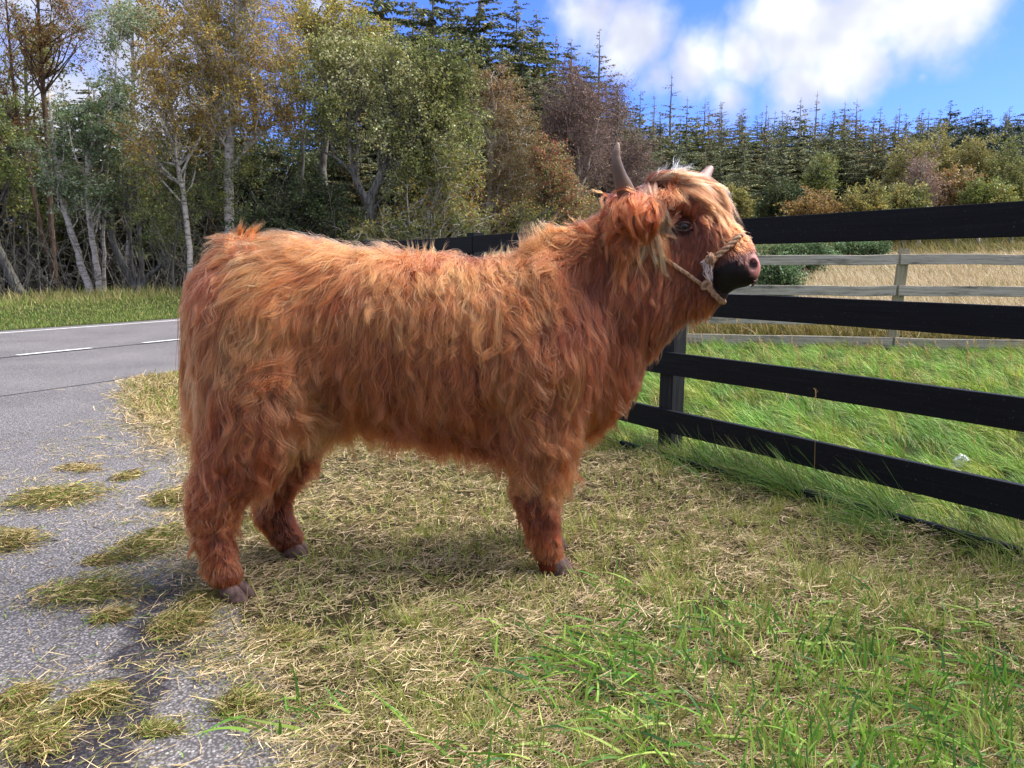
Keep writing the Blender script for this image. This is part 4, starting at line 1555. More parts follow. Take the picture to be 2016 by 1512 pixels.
# ================================================================== TREES
def tube_batch(P, R, seg=3):
    """many tapered tubes at once; P (m,k,3), R (m,k)"""
    m, k, _ = P.shape
    T = np.gradient(P, axis=1)
    T /= np.linalg.norm(T, axis=2, keepdims=True) + 1e-9
    A = np.cross(T, np.array([.31, .87, .17]))
    A /= np.linalg.norm(A, axis=2, keepdims=True) + 1e-9
    B = np.cross(T, A)
    an = np.arange(seg) / seg * 2 * np.pi
    V = P[:, :, None] + (A[:, :, None] * np.cos(an)[None, None, :, None] + B[:, :, None] * np.sin(an)[None, None, :, None]) * R[:, :, None, None]
    base = (np.arange(m) * k * seg)[:, None, None]
    i = (np.arange(k - 1) * seg)[None, :, None]
    j = np.arange(seg)[None, None]
    q = (j + 1) % seg
    F = np.stack([base + i + j, base + i + q, base + i + seg + q, base + i + seg + j], -1).reshape(-1, 4)
    return V.reshape(-1, 3), F


def ribbon_batch(P, R):
    """the finest twigs: narrow strips (a few millimetres) turned at random"""
    m, k, _ = P.shape
    T = P[:, -1] - P[:, 0]
    T /= np.linalg.norm(T, axis=1, keepdims=True) + 1e-9
    A = np.cross(T, RNG.normal(size=(m, 3)))
    A /= np.linalg.norm(A, axis=1, keepdims=True) + 1e-9
    V = np.stack([P - A[:, None] * R[..., None], P + A[:, None] * R[..., None]], 2).reshape(-1, 3)
    b = (np.arange(m) * k * 2)[:, None]; q = (np.arange(k - 1) * 2)[None]
    F = np.stack([b + q, b + q + 1, b + q + 3, b + q + 2], -1).reshape(-1, 4)
    return V, F


def leaf_mat(name, spread=.12, trans=.35, rough=.5):
    """foliage: colour from the leaf's own attribute, each leaf a little different, light passing through"""
    m, t, b = material(name)
    at = t.new('ShaderNodeAttribute'); at.attribute_name = 'fcol'
    gi = t.new('ShaderNodeNewGeometry')
    hs = t.new('ShaderNodeHueSaturation')
    t.link(t.maprange(gi.outputs['Random Per Island'], 0, 1, .5 - spread * .25, .5 + spread * .25), hs.inputs['Hue'])
    t.link(t.maprange(gi.outputs['Random Per Island'], 0, 1, .72, 1.3), hs.inputs['Value'])
    t.link(at.outputs['Color'], hs.inputs['Color'])
    t.link(hs.outputs[0], b.inputs['Base Color'])
    b.inputs['Roughness'].default_value = rough
    b.inputs['Specular IOR Level'].default_value = .35
    tr = t.new('ShaderNodeBsdfTranslucent')
    t.link(hs.outputs[0], tr.inputs[0])
    mx = t.new('ShaderNodeMixShader')
    mx.inputs[0].default_value = trans
    t.link(b.outputs[0], mx.inputs[1]); t.link(tr.outputs[0], mx.inputs[2])
    t.link(mx.outputs[0], m.node_tree.nodes['Material Output'].inputs[0])
    return m


M_LEAF = leaf_mat("leaves")
M_NEEDLE = leaf_mat("needles", .1, .15, .7)


def bark_mat(name, base, dark, light, scale=1.0, bands=False):
    m, t, b = material(name)
    g = t.new('ShaderNodeTexCoord')
    mp = t.new('ShaderNodeMapping')
    mp.inputs['Scale'].default_value = (5, 5, 16) if bands else (18, 18, 3)
    t.link(g.outputs['Object'], mp.inputs['Vector'])
    n0 = t.noise(mp.outputs[0], 1.0 * scale, 5, .7)
    n1 = t.noise(g.outputs['Object'], 2.0, 4, .6)
    c = t.ramp(n0, [(.36, dark), (.50, base), (.68, light)])
    c = t.mix(t.maprange(n1, .5, .72, 0, .2 if bands else .7), c, dark + (1,) if len(dark) == 3 else dark)
    t.link(c, b.inputs['Base Color'])
    b.inputs['Roughness'].default_value = .85
    b.inputs['Specular IOR Level'].default_value = .15
    t.link(t.bump(n0, .6, .03), b.inputs['Normal'])
    return m


BK_BIRCH = bark_mat("birch_bark", (.50, .45, .38), (.14, .115, .09), (.68, .62, .55), 1.0, True)
BK_GREY = bark_mat("grey_bark", (.17, .16, .135), (.05, .046, .038), (.28, .27, .23))
BK_BROWN = bark_mat("brown_bark", (.12, .075, .05), (.04, .028, .02), (.19, .12, .08))
BK_MAUVE = bark_mat("mauve_twigs", (.20, .155, .14), (.11, .08, .07), (.30, .24, .22))
BK_DARK = bark_mat("dark_bark", (.07, .06, .05), (.028, .024, .02), (.12, .11, .09))


def leaf_faces(C, size, rng, up=0.2, aspect=.6, droop=None):
    """one four-cornered leaf at each point of C"""
    n = len(C)
    d = rng.normal(size=(n, 3)); d[:, 2] += -up
    d += np.array([.35, -.05, 0])            # wind
    d /= np.linalg.norm(d, axis=1)[:, None]
    s = np.cross(d, rng.normal(size=(n, 3))); s /= np.linalg.norm(s, axis=1)[:, None]
    L = (size * (.6 + .8 * rng.random(n)))[:, None]
    w = L * aspect * .5
    V = np.stack([C, C + d * L * .5 + s * w, C + d * L, C + d * L * .5 - s * w], 1).reshape(-1, 3)
    F = np.arange(n * 4).reshape(-1, 4)
    return V, F


def pick_col(pal, n, rng, patch=None):
    cols = np.array([sl(c)[:3] for c, w in pal]); w = np.array([w for c, w in pal], float)
    cum = np.cumsum(w / w.sum())
    u = rng.random(n) if patch is None else np.clip(patch * .7 + rng.random(n) * .5 - .1, 0, .999)
    k = np.searchsorted(cum, u).clip(0, len(cols) - 1)
    return np.clip(cols[k] * (1.15 + .5 * rng.random(n))[:, None] + .012, 0, .8)


def make_tree(name, label, cat, Y, trunks, blobs, ncl, leaves, lsize, pal, bark, seed, group=None, cr=.55, twigs=6, base_z=None, limb_r=.035, depth=.8, twig_mat=None, wind=.25, kids=4):
    rng = np.random.default_rng(seed)
    b0 = trunks[0][0][0]
    B = at_y(b0[0], b0[1], Y)
    B[2] = float(ground_z(B[0], Y))
    root = empty(name, tuple(B))
    tag(root, label, cat, group)
    # trunks
    TP, TR = [], []
    for (pp, r0, r1) in trunks:
        pts = []
        for q, p in enumerate(pp):
            dy = p[2] if len(p) > 2 else 0
            pts.append(at_y(p[0], p[1], Y + dy))
        pts = np.array(pts)
        if pp[0] == b0 or pp[0][1] > 560:
            pts[0, 2] = float(ground_z(pts[0, 0], pts[0, 1])) - .05
        n = max(14, int(4 * len(pts)))
        S = spline(pts, n)
        S[1:-1] += rng.normal(size=(n - 2, 3)) * .012
        r = np.interp(np.linspace(0, 1, n), [0, .05, .6, 1], [r0 * 1.35, r0, r0 * .62 + r1 * .38, r1])
        V, F = tube(S - B, r, 9)
        mesh_obj("trunk" if pp is trunks[0][0] else "stem", V, F, bark, root, True)
        TP.append(S); TR.append(r)
    SP = np.concatenate(TP); SR_ = np.concatenate(TR)
    # clusters inside the crown's blobs
    bl = []
    for (px, py, rx, ry) in blobs:
        c = at_y(px, py, Y)
        dep = to_px(c[None])[2][0]
        bl.append((c, rx / FPX * dep, ry / FPX * dep))
    area = np.array([b[1] * b[2] for b in bl]); area /= area.sum()
    CC = []
    for q in rng.choice(len(bl), ncl, p=area):
        c, rx, rz = bl[q]
        v = rng.normal(size=3); v /= np.linalg.norm(v)
        v *= rng.random() ** .42
        CC.append(c + v * np.array([rx, min(rx, rz) * depth + .2, rz]))
    CC = np.array(CC)
    # limbs: from a lower point of a trunk to the cluster
    limbs, lr = [], []
    for c in CC:
        d = np.hypot(np.hypot(SP[:, 0] - c[0], SP[:, 1] - c[1]), (SP[:, 2] - (c[2] - .9 - .35 * np.hypot(*(SP[:, :2] - c[:2]).T))) * .8)
        k = int(np.argmin(d + rng.random(len(d)) * .4))
        a = SP[k]
        mid = a * .5 + c * .5 + np.array([0, 0, -.10 * np.linalg.norm(c - a)]) + rng.normal(size=3) * .12
        mid2 = a * .2 + c * .8 + rng.normal(size=3) * .10
        S = spline(np.array([a, mid, mid2, c]), 9)
        limbs.append(S)
        r0 = min(SR_[k] * .55, limb_r * (.6 + .5 * np.linalg.norm(c - a) / 2.0))
        lr.append(np.linspace(r0, .006, 9))
    limbs = np.array(limbs) - B; lr = np.array(lr)
    V1, F1 = tube_batch(limbs[:, ::2], lr[:, ::2], 4)
    # twigs
    nt = ncl * twigs
    ci = np.repeat(np.arange(ncl), twigs)
    t0 = rng.uniform(.45, 1.0, nt)
    kk = t0 * 7.99; ki = kk.astype(int)
    a = limbs[ci, ki] * (1 - (kk - ki))[:, None] + limbs[ci, ki + 1] * (kk - ki)[:, None]
    dr = limbs[ci, -1] - limbs[ci, -3]; dr /= np.linalg.norm(dr, axis=1)[:, None]
    v = rng.normal(size=(nt, 3)) * .8 + dr * .8 + np.array([wind, 0, .12]); v /= np.linalg.norm(v, axis=1)[:, None]
    Lt = cr * rng.uniform(.6, 1.35, nt)
    tt = np.linspace(0, 1, 5)
    TW = a[:, None] + v[:, None] * (Lt[:, None] * tt[None])[..., None] + np.array([.3, 0, -.5]) * ((Lt[:, None] * .35) * tt[None] ** 2)[..., None]
    TW[:, 1:] += rng.normal(size=(nt, 4, 3)) * .025
    TW3 = TW[:, [0, 2, 4]]
    V2, F2 = ribbon_batch(TW3, np.repeat(np.array([.0085, .006, .003])[None], nt, 0))
    # finer twiglets
    nk = nt * kids
    ti = np.repeat(np.arange(nt), kids)
    u = rng.uniform(.25, 1, nk) * 3.99; ui = u.astype(int)
    a2 = TW[ti, ui] * (1 - (u - ui))[:, None] + TW[ti, ui + 1] * (u - ui)[:, None]
    v2 = rng.normal(size=(nk, 3)) * .8 + v[ti] * .7 + np.array([wind * .8, 0, 0]); v2 /= np.linalg.norm(v2, axis=1)[:, None]
    L2 = cr * .55 * rng.uniform(.5, 1.3, nk)
    TK = a2[:, None] + v2[:, None] * (L2[:, None] * np.linspace(0, 1, 3)[None])[..., None]
    V3, F3 = ribbon_batch(TK[:, [0, 2]], np.repeat(np.array([.0045, .002])[None], nk, 0))
    # leaves along the twiglets
    nl = leaves
    li = rng.integers(0, nk, nl)
    f = rng.random(nl)[:, None]
    LC = TK[li, 0] * (1 - f) + TK[li, 2] * f + rng.normal(size=(nl, 3)) * .05
    V4, F4 = leaf_faces(LC, lsize, rng)
    ptc = fbm(LC[:, 0] + seed, LC[:, 2] + LC[:, 1] * .5, 1.1, 3) * .9 + .5
    c4 = pick_col(pal, nl, rng, np.clip(ptc, 0, 1))
    n1_, n2_, n3_ = len(V1), len(V2), len(V3)
    V = np.vstack([V1, V2, V3, V4])
    F = np.vstack([F1, F2 + n1_, F3 + n1_ + n2_, F4 + n1_ + n2_ + n3_])
    midx = np.concatenate([np.zeros(len(F1) + len(F2) + len(F3)), np.ones(len(F4))]).astype(int)
    me = np_mesh("crown", V, F, mats=[twig_mat or bark, M_LEAF], midx=midx)
    col = np.full((len(V), 3), .1)
    col[n1_ + n2_ + n3_:] = np.repeat(c4, 4, 0)
    set_color(me, 'fcol', col)
    link(bpy.data.objects.new("crown", me), root)
    return root


P_AMBER = [((112, 98, 42), 3), ((146, 122, 54), 4), ((168, 138, 64), 2), ((104, 106, 52), 4), ((146, 104, 50), 1)]
P_OLIVE = [((70, 84, 36), 3), ((98, 108, 48), 3), ((126, 122, 54), 2), ((150, 130, 56), 1)]
P_YELLOW = [((132, 126, 58), 3), ((164, 148, 70), 3), ((112, 116, 52), 2), ((180, 158, 84), 1)]
P_SILVER = [((80, 94, 58), 3), ((92, 108, 66), 2), ((140, 152, 118), 2), ((172, 180, 150), 1.2)]
P_WILLOW = [((84, 92, 42), 3), ((118, 122, 62), 3), ((150, 148, 90), 2.4), ((184, 182, 138), 2)]
P_BROWN = [((104, 80, 44), 3), ((130, 98, 54), 3), ((92, 86, 46), 3), ((142, 112, 64), 1)]
P_PURPLE = [((104, 80, 68), 3), ((126, 96, 82), 2), ((100, 88, 66), 2)]
P_DARK = [((40, 52, 24), 3), ((58, 70, 30), 3), ((84, 88, 38), 1)]
P_ROWAN = [((140, 60, 48), 2), ((110, 100, 60), 4), ((150, 76, 60), 1.5), ((132, 122, 72), 4)]
P_RUST = [((112, 90, 46), 3), ((138, 110, 60), 3), ((98, 96, 52), 3)]
P_BUSH = [((112, 110, 54), 3), ((140, 128, 66), 2), ((92, 98, 48), 3)]

QL = 1.0


def T(*a, **k):
    a = list(a)
    a[7] = int(a[7] * QL)
    return make_tree(*a, **k)


# ---- the wood's edge beyond the road, from the leaning trunk at the picture's side to the bare birches
T("willow_tree", "leaning grey trunk at the very edge of the wood, furthest from the calf", "tree", 24.5, [([(44, 600), (20, 540), (-6, 480), (-40, 400), (-70, 260)], .16, .05)],
  [(-40, 260, 120, 120), (20, 330, 70, 60)], 26, 7000, .07, P_OLIVE, BK_GREY, 201)
T("birch_tree", "tall twiggy brown birch with thin reddish leaves above the leaning willow trunks", "tree", 27, [([(112, 590), (100, 420), (92, 260), (82, 120), (70, -60)], .10, .03), ([(112, 590), (70, 400), (30, 200), (10, -40)], .08, .02)],
  [(60, 30, 90, 110), (20, 190, 60, 110), (130, 60, 60, 70)], 60, 13000, .065, P_BROWN, BK_BROWN, 202, cr=.6)
T("poplar_tree", "slender tree with pale silvery leaves and two leaning whitish trunks", "tree", 23.5, [([(183, 606), (160, 520), (130, 420), (108, 300), (96, 180)], .11, .03), ([(200, 606), (190, 520), (176, 420), (172, 300), (186, 180)], .10, .03)],
  [(150, 270, 75, 95), (110, 340, 40, 60), (210, 200, 50, 60), (180, 380, 45, 40)], 46, 12000, .085, P_SILVER, BK_BIRCH, 203, cr=.5)
T("birch_tree", "thin straight whitish birch stem between the silvery tree and the many stemmed willow", "tree", 24.2, [([(207, 602), (205, 520), (204, 440), (212, 330), (224, 200), (232, 60)], .055, .015)],
  [(232, 120, 40, 90), (225, 40, 60, 60)], 18, 3500, .07, P_SILVER, BK_BIRCH, 204)
T("willow_tree", "bare many stemmed grey willow spreading low from one base", "tree", 24.0, [([(274, 590), (262, 560), (225, 480), (222, 430), (238, 340)], .12, .03), ([(274, 590), (278, 520), (272, 430), (270, 330)], .09, .025), ([(276, 588), (290, 545), (320, 520), (345, 480)], .10, .02), ([(272, 590), (258, 500), (252, 420), (246, 330)], .06, .02)],
  [(250, 360, 70, 60), (320, 420, 60, 50)], 40, 3500, .07, P_OLIVE, BK_GREY, 205, cr=.6, twigs=8)
T("birch_tree", "slim birch with a reddish upper stem, curving, amber crown, close to the calf's rump", "tree", 22.5, [([(374, 610), (374, 520), (366, 420), (352, 330), (342, 240), (330, 150)], .085, .03)],
  [(315, 170, 62, 80), (350, 260, 60, 60), (270, 260, 45, 50), (300, 120, 50, 40)], 60, 13000, .06, P_AMBER, BK_BIRCH, 206, cr=.5)
T("birch_tree", "tall white trunked birch with a full golden crown above the calf's rump", "tree", 23, [([(452, 612), (451, 440), (450, 340), (456, 240), (466, 150), (468, 40), (462, -120)], .155, .05), ([(452, 300), (430, 200), (412, 110), (408, 0)], .06, .02), ([(455, 330), (500, 280), (540, 240)], .05, .015)],
  [(470, 60, 110, 110), (540, 220, 52, 60), (420, 180, 60, 80), (500, 180, 70, 80), (450, -40, 110, 80), (390, 60, 50, 60)], 150, 40000, .06, P_AMBER, BK_BIRCH, 207, cr=.55)
T("birch_tree", "low olive leaved birch sapling in front of the golden birch's trunk", "tree", 22.8, [([(345, 600), (340, 520), (352, 430), (380, 330)], .04, .012)],
  [(330, 340, 60, 60), (400, 370, 60, 50), (480, 360, 50, 60), (300, 420, 40, 40)], 40, 8000, .065, P_OLIVE, BK_GREY, 208)
T("pine_tree", "reddish brown straight trunk standing in shade behind the golden birch", "tree", 30, [([(418, 590), (416, 440), (414, 350), (410, 180), (408, -60)], .13, .07)],
  [(380, 20, 130, 70), (420, 120, 90, 60)], 34, 9000, .09, P_DARK, BK_BROWN, 209, cr=.7)
T("willow_tree", "broad willow with forked grey trunk and silvery green windblown crown", "tree", 23, [([(730, 612), (730, 450), (728, 400), (748, 350), (762, 300), (772, 190)], .17, .05), ([(728, 404), (704, 360), (690, 300), (688, 200), (694, 120)], .11, .03), ([(752, 345), (800, 300), (848, 276)], .07, .02), ([(700, 350), (660, 310), (600, 286)], .05, .015), ([(690, 250), (640, 190), (600, 160)], .05, .015)],
  [(760, 150, 130, 80), (860, 170, 80, 90), (700, 110, 120, 60), (880, 260, 72, 80), (640, 190, 70, 80), (790, 260, 90, 60), (900, 130, 40, 40), (820, 330, 90, 50)], 230, 46000, .075, P_WILLOW, BK_GREY, 210, cr=.6, limb_r=.045)
T("willow_tree", "yellow green tree rising between the golden birch and the broad willow", "tree", 26, [([(640, 600), (640, 440), (636, 320), (650, 200), (640, 60)], .15, .05), ([(592, 600), (590, 440), (596, 330), (600, 200)], .08, .03)],
  [(640, 90, 90, 90), (600, 30, 90, 60), (700, 60, 60, 50), (580, 130, 60, 60)], 90, 19000, .075, P_YELLOW, BK_GREY, 211, cr=.6)
T("holly_bush", "dark green bush in deep shade below the golden birch and broad willow", "bush", 22.6, [([(560, 612), (560, 520), (556, 440), (560, 380)], .06, .02)],
  [(560, 420, 80, 60), (640, 420, 60, 60), (500, 440, 60, 50), (610, 370, 60, 40)], 70, 15000, .07, P_DARK, BK_DARK, 212, cr=.5)
T("hazel_bush", "olive and amber bush filling the gap beneath the broad willow", "bush", 22.4, [([(850, 612), (846, 520), (840, 440), (860, 380)], .05, .02), ([(812, 612), (814, 460), (824, 410), (846, 370)], .05, .02)],
  [(850, 400, 80, 60), (900, 330, 50, 60), (780, 430, 70, 50), (900, 430, 70, 50), (700, 450, 80, 30)], 80, 15000, .065, P_OLIVE + [((150, 104, 34), 3)], BK_BIRCH, 213, cr=.5)
T("birch_tree", "brown leaved birch with a thin white stem to the right of the broad willow", "tree", 25, [([(948, 612), (954, 450), (964, 380), (968, 300), (972, 220), (966, 150)], .085, .025), ([(960, 430), (985, 370), (1010, 330)], .035, .012)],
  [(985, 210, 62, 70), (1010, 290, 58, 70), (950, 160, 40, 40), (1000, 360, 60, 60), (930, 400, 40, 60)], 110, 26000, .055, P_BROWN, BK_BIRCH, 214, cr=.5)
T("rowan_tree", "small rowan covered in red berries and autumn leaves", "tree", 24, [([(1092, 612), (1090, 450), (1082, 380), (1070, 320)], .05, .02)],
  [(1090, 370, 48, 60), (1070, 310, 34, 40), (1120, 410, 34, 44)], 60, 14000, .06, P_ROWAN, BK_GREY, 215, cr=.4)
T("hazel_bush", "thicket of brown and olive twigs behind the calf's neck", "bush", 23.4, [([(1160, 612), (1160, 500), (1156, 440)], .04, .015), ([(1030, 612), (1030, 500), (1036, 440)], .04, .015)],
  [(1150, 440, 70, 50), (1040, 430, 70, 50), (1210, 440, 50, 50)], 70, 12000, .06, P_OLIVE + P_RUST, BK_GREY, 216, cr=.45, twigs=8)
T("birch_tree", "nearly bare purplish birch with pale forked stems behind the calf's horn", "tree", 27, [([(1128, 600), (1132, 450), (1140, 350), (1128, 250), (1110, 170)], .10, .025), ([(1134, 400), (1160, 320), (1180, 230)], .05, .015)],
  [(1120, 210, 62, 70), (1150, 290, 60, 70), (1090, 260, 40, 60)], 110, 10000, .055, P_PURPLE, BK_BIRCH, 217, cr=.75, twigs=9, kids=6, twig_mat=BK_MAUVE)
T("birch_tree", "second bare purplish birch, standing past the horn against the conifers", "tree", 29, [([(1195, 600), (1190, 450), (1196, 340), (1214, 260), (1220, 190)], .09, .02), ([(1192, 420), (1170, 330), (1160, 250)], .05, .015)],
  [(1195, 230, 50, 70), (1230, 310, 52, 60), (1180, 330, 50, 60), (1262, 340, 36, 50)], 110, 9000, .055, P_PURPLE, BK_GREY, 218, cr=.75, twigs=9, kids=6, twig_mat=BK_MAUVE)


T("birch_tree", "yellow brown birch crown filling the sky between the twiggy brown birch and the silvery tree", "tree", 29, [([(60, 590), (58, 400), (52, 200), (50, 60)], .10, .03)],
  [(50, 120, 80, 90), (30, 300, 60, 90), (90, 420, 70, 50)], 50, 8000, .11, P_OLIVE, BK_GREY, 219, cr=.7)
T("birch_tree", "golden crown behind the silvery tree and the reddish stemmed slim birch", "tree", 29, [([(250, 590), (256, 400), (262, 200), (260, 20)], .11, .03)],
  [(270, 60, 80, 70), (230, 230, 60, 90), (290, 330, 60, 70), (330, 40, 60, 60)], 60, 10000, .10, P_AMBER, BK_BIRCH, 220, cr=.7)
T("alder_tree", "dark leaved tree deep in the wood behind the golden birch's trunk", "tree", 30, [([(500, 590), (505, 400), (500, 260), (510, 120)], .12, .03)],
  [(520, 330, 90, 80), (430, 380, 70, 60), (620, 330, 80, 70), (330, 430, 70, 50)], 60, 9000, .11, P_DARK, BK_DARK, 221, cr=.7)


# ---- conifers
def conifer_mesh(name, H, R, seed, pal, whorl=.36, nbr=7, cards=16, droop=.25, ragged=.35, bare=.04, tw=.03, top=1.0, card=.34):
    """one conifer as two meshes (trunk, crown): drooping whorled boughs carrying sprays of needles"""
    rng = np.random.default_rng(seed)
    zt = np.linspace(0, H, 10)
    P = np.c_[np.cumsum(rng.normal(size=10)) * .02, np.cumsum(rng.normal(size=10)) * .02, zt]
    V, F = tube(P, np.linspace(H * .014, .012, 10), 7)
    tr = np_mesh(name + "_trunk", V, F, BK_GREY, True)
    hs = np.arange(H * bare, H * .985, whorl)
    hs = hs + rng.normal(size=len(hs)) * whorl * .4
    B, Ls = [], []
    for h in hs:
        f = 1 - h / H
        rad = R * min(1.0, f / .46) ** .85 * (1 if f < .75 else 1 - (f - .75) * 1.5)
        n = max(3, int(nbr * (.5 + f)))
        for q in range(n):
            if rng.random() < .10:
                continue
            az = rng.random() * 6.283
            L = max(.10, rad * rng.uniform(1 - ragged, 1 + ragged * .7) * top)
            d = np.array([math.cos(az), math.sin(az), 0])
            el = .35 - .75 * f * .6
            B.append((h, d, L, el)); Ls.append(L)
    m = len(B)
    h = np.array([b[0] for b in B]); d = np.array([b[1] for b in B]); L = np.array([b[2] for b in B]); el = np.array([b[3] for b in B])
    t = np.linspace(0, 1, 6)
    ctr = np.c_[np.interp(h, zt, P[:, 0]), np.interp(h, zt, P[:, 1]), h]
    BP = ctr[:, None] + d[:, None] * (L[:, None] * t[None])[..., None]
    BP[..., 2] += (rng.normal(size=m) * whorl * .35)[:, None]
    BP[..., 2] += L[:, None] * (el[:, None] * t[None] - droop * 1.5 * t[None] ** 2 + droop * .8 * t[None] ** 3)
    V1, F1 = tube_batch(BP, np.clip(L[:, None] * .012, .006, .05) * np.linspace(1, .3, 6)[None], 3)
    nc = np.maximum(7, (cards * L / max(R, .1) * 2.6)).astype(int)
    bi = np.repeat(np.arange(m), nc)
    n = len(bi)
    u = rng.random(n) ** .8
    k = u * 4.99; ki = k.astype(int)
    a = BP[bi, ki] * (1 - (k - ki))[:, None] + BP[bi, ki + 1] * (k - ki)[:, None]
    sd = np.cross(d[bi], [0, 0, 1.0]) * rng.choice([-1, 1], n)[:, None]
    v = sd * rng.uniform(.3, 1, n)[:, None] + d[bi] * rng.uniform(.2, .9, n)[:, None] + np.c_[np.zeros(n), np.zeros(n), rng.uniform(-.75, .1, n)]
    v /= np.linalg.norm(v, axis=1)[:, None]
    CL = 1.35 * card * rng.uniform(.5, 1.3, n) * (.35 + .65 * np.clip(L[bi] / R, 0, 1)) * (1 - .35 * u)
    nrm = np.cross(v, rng.normal(size=(n, 3)) * .5 + np.array([0, 0, 1.0])); nrm /= np.linalg.norm(nrm, axis=1)[:, None] + 1e-9
    w = CL * .24
    V2 = np.stack([a, a + v * (CL * .45)[:, None] + nrm * w[:, None], a + v * CL[:, None] - np.array([0, 0, 1.0]) * (CL * .15)[:, None], a + v * (CL * .45)[:, None] - nrm * w[:, None]], 1).reshape(-1, 3)
    F2 = np.arange(n * 4).reshape(-1, 4)
    V = np.vstack([V1, V2]); F = np.vstack([F1, F2 + len(V1)])
    cr_ = np_mesh(name + "_crown", V, F, mats=[BK_GREY, M_NEEDLE], midx=np.concatenate([np.zeros(len(F1)), np.ones(n)]).astype(int))
    col = np.full((len(V), 3), .08)
    pt = rng.random(m)[bi]
    col[len(V1):] = np.repeat(pick_col(pal, n, rng, pt), 4, 0)
    set_color(cr_, 'fcol', col)
    return tr, cr_


PC_G = [((72, 82, 54), 3), ((96, 102, 64), 3), ((118, 118, 76), 2), ((138, 130, 88), 1)]  # needle colours lightened: haze over the far trees put into them
PC_B = [((74, 76, 48), 3), ((102, 96, 58), 3), ((130, 112, 70), 2), ((144, 120, 78), 1)]
PC_D = [((44, 58, 46), 3), ((60, 74, 56), 3), ((80, 92, 66), 1)]
CON = {
    'spruce': conifer_mesh("spruce", 16, 2.9, 301, PC_G, cards=22),
    'spruce_b': conifer_mesh("spruce_b", 15, 2.7, 302, PC_G, cards=20, ragged=.5),
    'larch': conifer_mesh("larch", 16, 2.6, 303, PC_B, cards=17, ragged=.5, droop=.15, nbr=6, card=.30),
    'thin': conifer_mesh("thin", 17, 1.7, 304, PC_B, cards=13, ragged=.65, nbr=5, whorl=.42, droop=.12, bare=.25, card=.26),
    'pine': conifer_mesh("pine", 13, 2.6, 305, PC_D, cards=26, ragged=.4, droop=.02, nbr=8, bare=.3, whorl=.4, card=.4),
    'big': conifer_mesh("big", 20, 3.4, 306, PC_G, cards=44, ragged=.45, whorl=.34, nbr=8, droop=.3, card=.34),
    'big_thin': conifer_mesh("big_thin", 20, 2.2, 307, PC_B, cards=24, ragged=.6, whorl=.38, nbr=6, droop=.12, bare=.2, card=.26),
}


def conifer(kind, name, label, x, y, H, seed, group=None, lean=0.0, wide=1.35):
    tr, cr_ = CON[kind]
    h0 = {'spruce': 16, 'spruce_b': 15, 'larch': 16, 'thin': 17, 'pine': 13, 'big': 20, 'big_thin': 20}[kind]
    s = H / h0
    z = float(ground_z(x, y)) - .1
    r = random.Random(seed)
    root = empty(name, (x, y, z), r.random() * 6.28)
    root.scale = (s * wide, s * wide, s)
    root.rotation_euler[0] = r.gauss(0, .012) + lean
    root.rotation_euler[1] = r.gauss(0, .012)
    tag(root, label, "tree", group)
    link(bpy.data.objects.new("trunk", tr), root)
    link(bpy.data.objects.new("crown", cr_), root)
    return root


def top_to_H(px, py, Y):
    p = at_y(px, py, Y)
    return p[0], float(p[2] - ground_z(p[0], Y))


GF = "conifers of the wooded hillside behind the moor"
LF = "dark green conifer in the dense plantation on the hillside behind the moor"
# conifers whose tops stand clear against the sky (picture x, y of the tip)
tips = [(1236, 182, 'spruce'), (1262, 178, 'spruce'), (1290, 180, 'thin'), (1326, 138, 'thin'), (1350, 186, 'spruce_b'), (1385, 190, 'larch'), (1425, 197, 'thin'),
        (1462, 208, 'spruce_b'), (1508, 198, 'thin'), (1540, 214, 'spruce'), (1578, 190, 'spruce_b'), (1606, 178, 'thin'), (1636, 214, 'spruce'), (1664, 196, 'spruce_b'), (1692, 192, 'larch'),
        (1736, 208, 'spruce'), (1774, 204, 'thin'), (1806, 214, 'larch'), (1830, 214, 'spruce_b'), (1870, 224, 'spruce_b'), (1900, 226, 'pine'), (1925, 210, 'pine'), (1952, 222, 'pine'), (1984, 216, 'spruce_b'), (2010, 222, 'pine')]
rr_ = random.Random(77)
for q, (px, py, kd) in enumerate(tips):
    Y = rr_.uniform(70, 78) - (px - 1230) / 786 * 6
    x, H = top_to_H(px, py, Y)
    uni = {1326: "tallest thin conifer, standing well clear of the hillside plantation above the calf's forehead", 1606: "reddish brown thin conifer poking above the middle of the hillside skyline", 1385: "brownish larch on the skyline just past the tallest thin conifer"}
    lab = uni.get(px) or {'thin': "thin ragged topped conifer standing up above the hillside plantation", 'larch': "brownish larch among the dark conifers of the hillside", 'pine': "bushy dark pine on the skyline of the hillside plantation"}.get(kd, LF)
    conifer(kd, {'thin': 'thin_conifer', 'larch': 'larch_tree', 'pine': 'pine_tree'}.get(kd, 'spruce_tree'), lab, x, Y, H, q, None if px in uni else {'thin': "ragged conifers on the skyline", 'larch': "larches on the hillside", 'pine': "pines on the skyline"}.get(kd, GF))
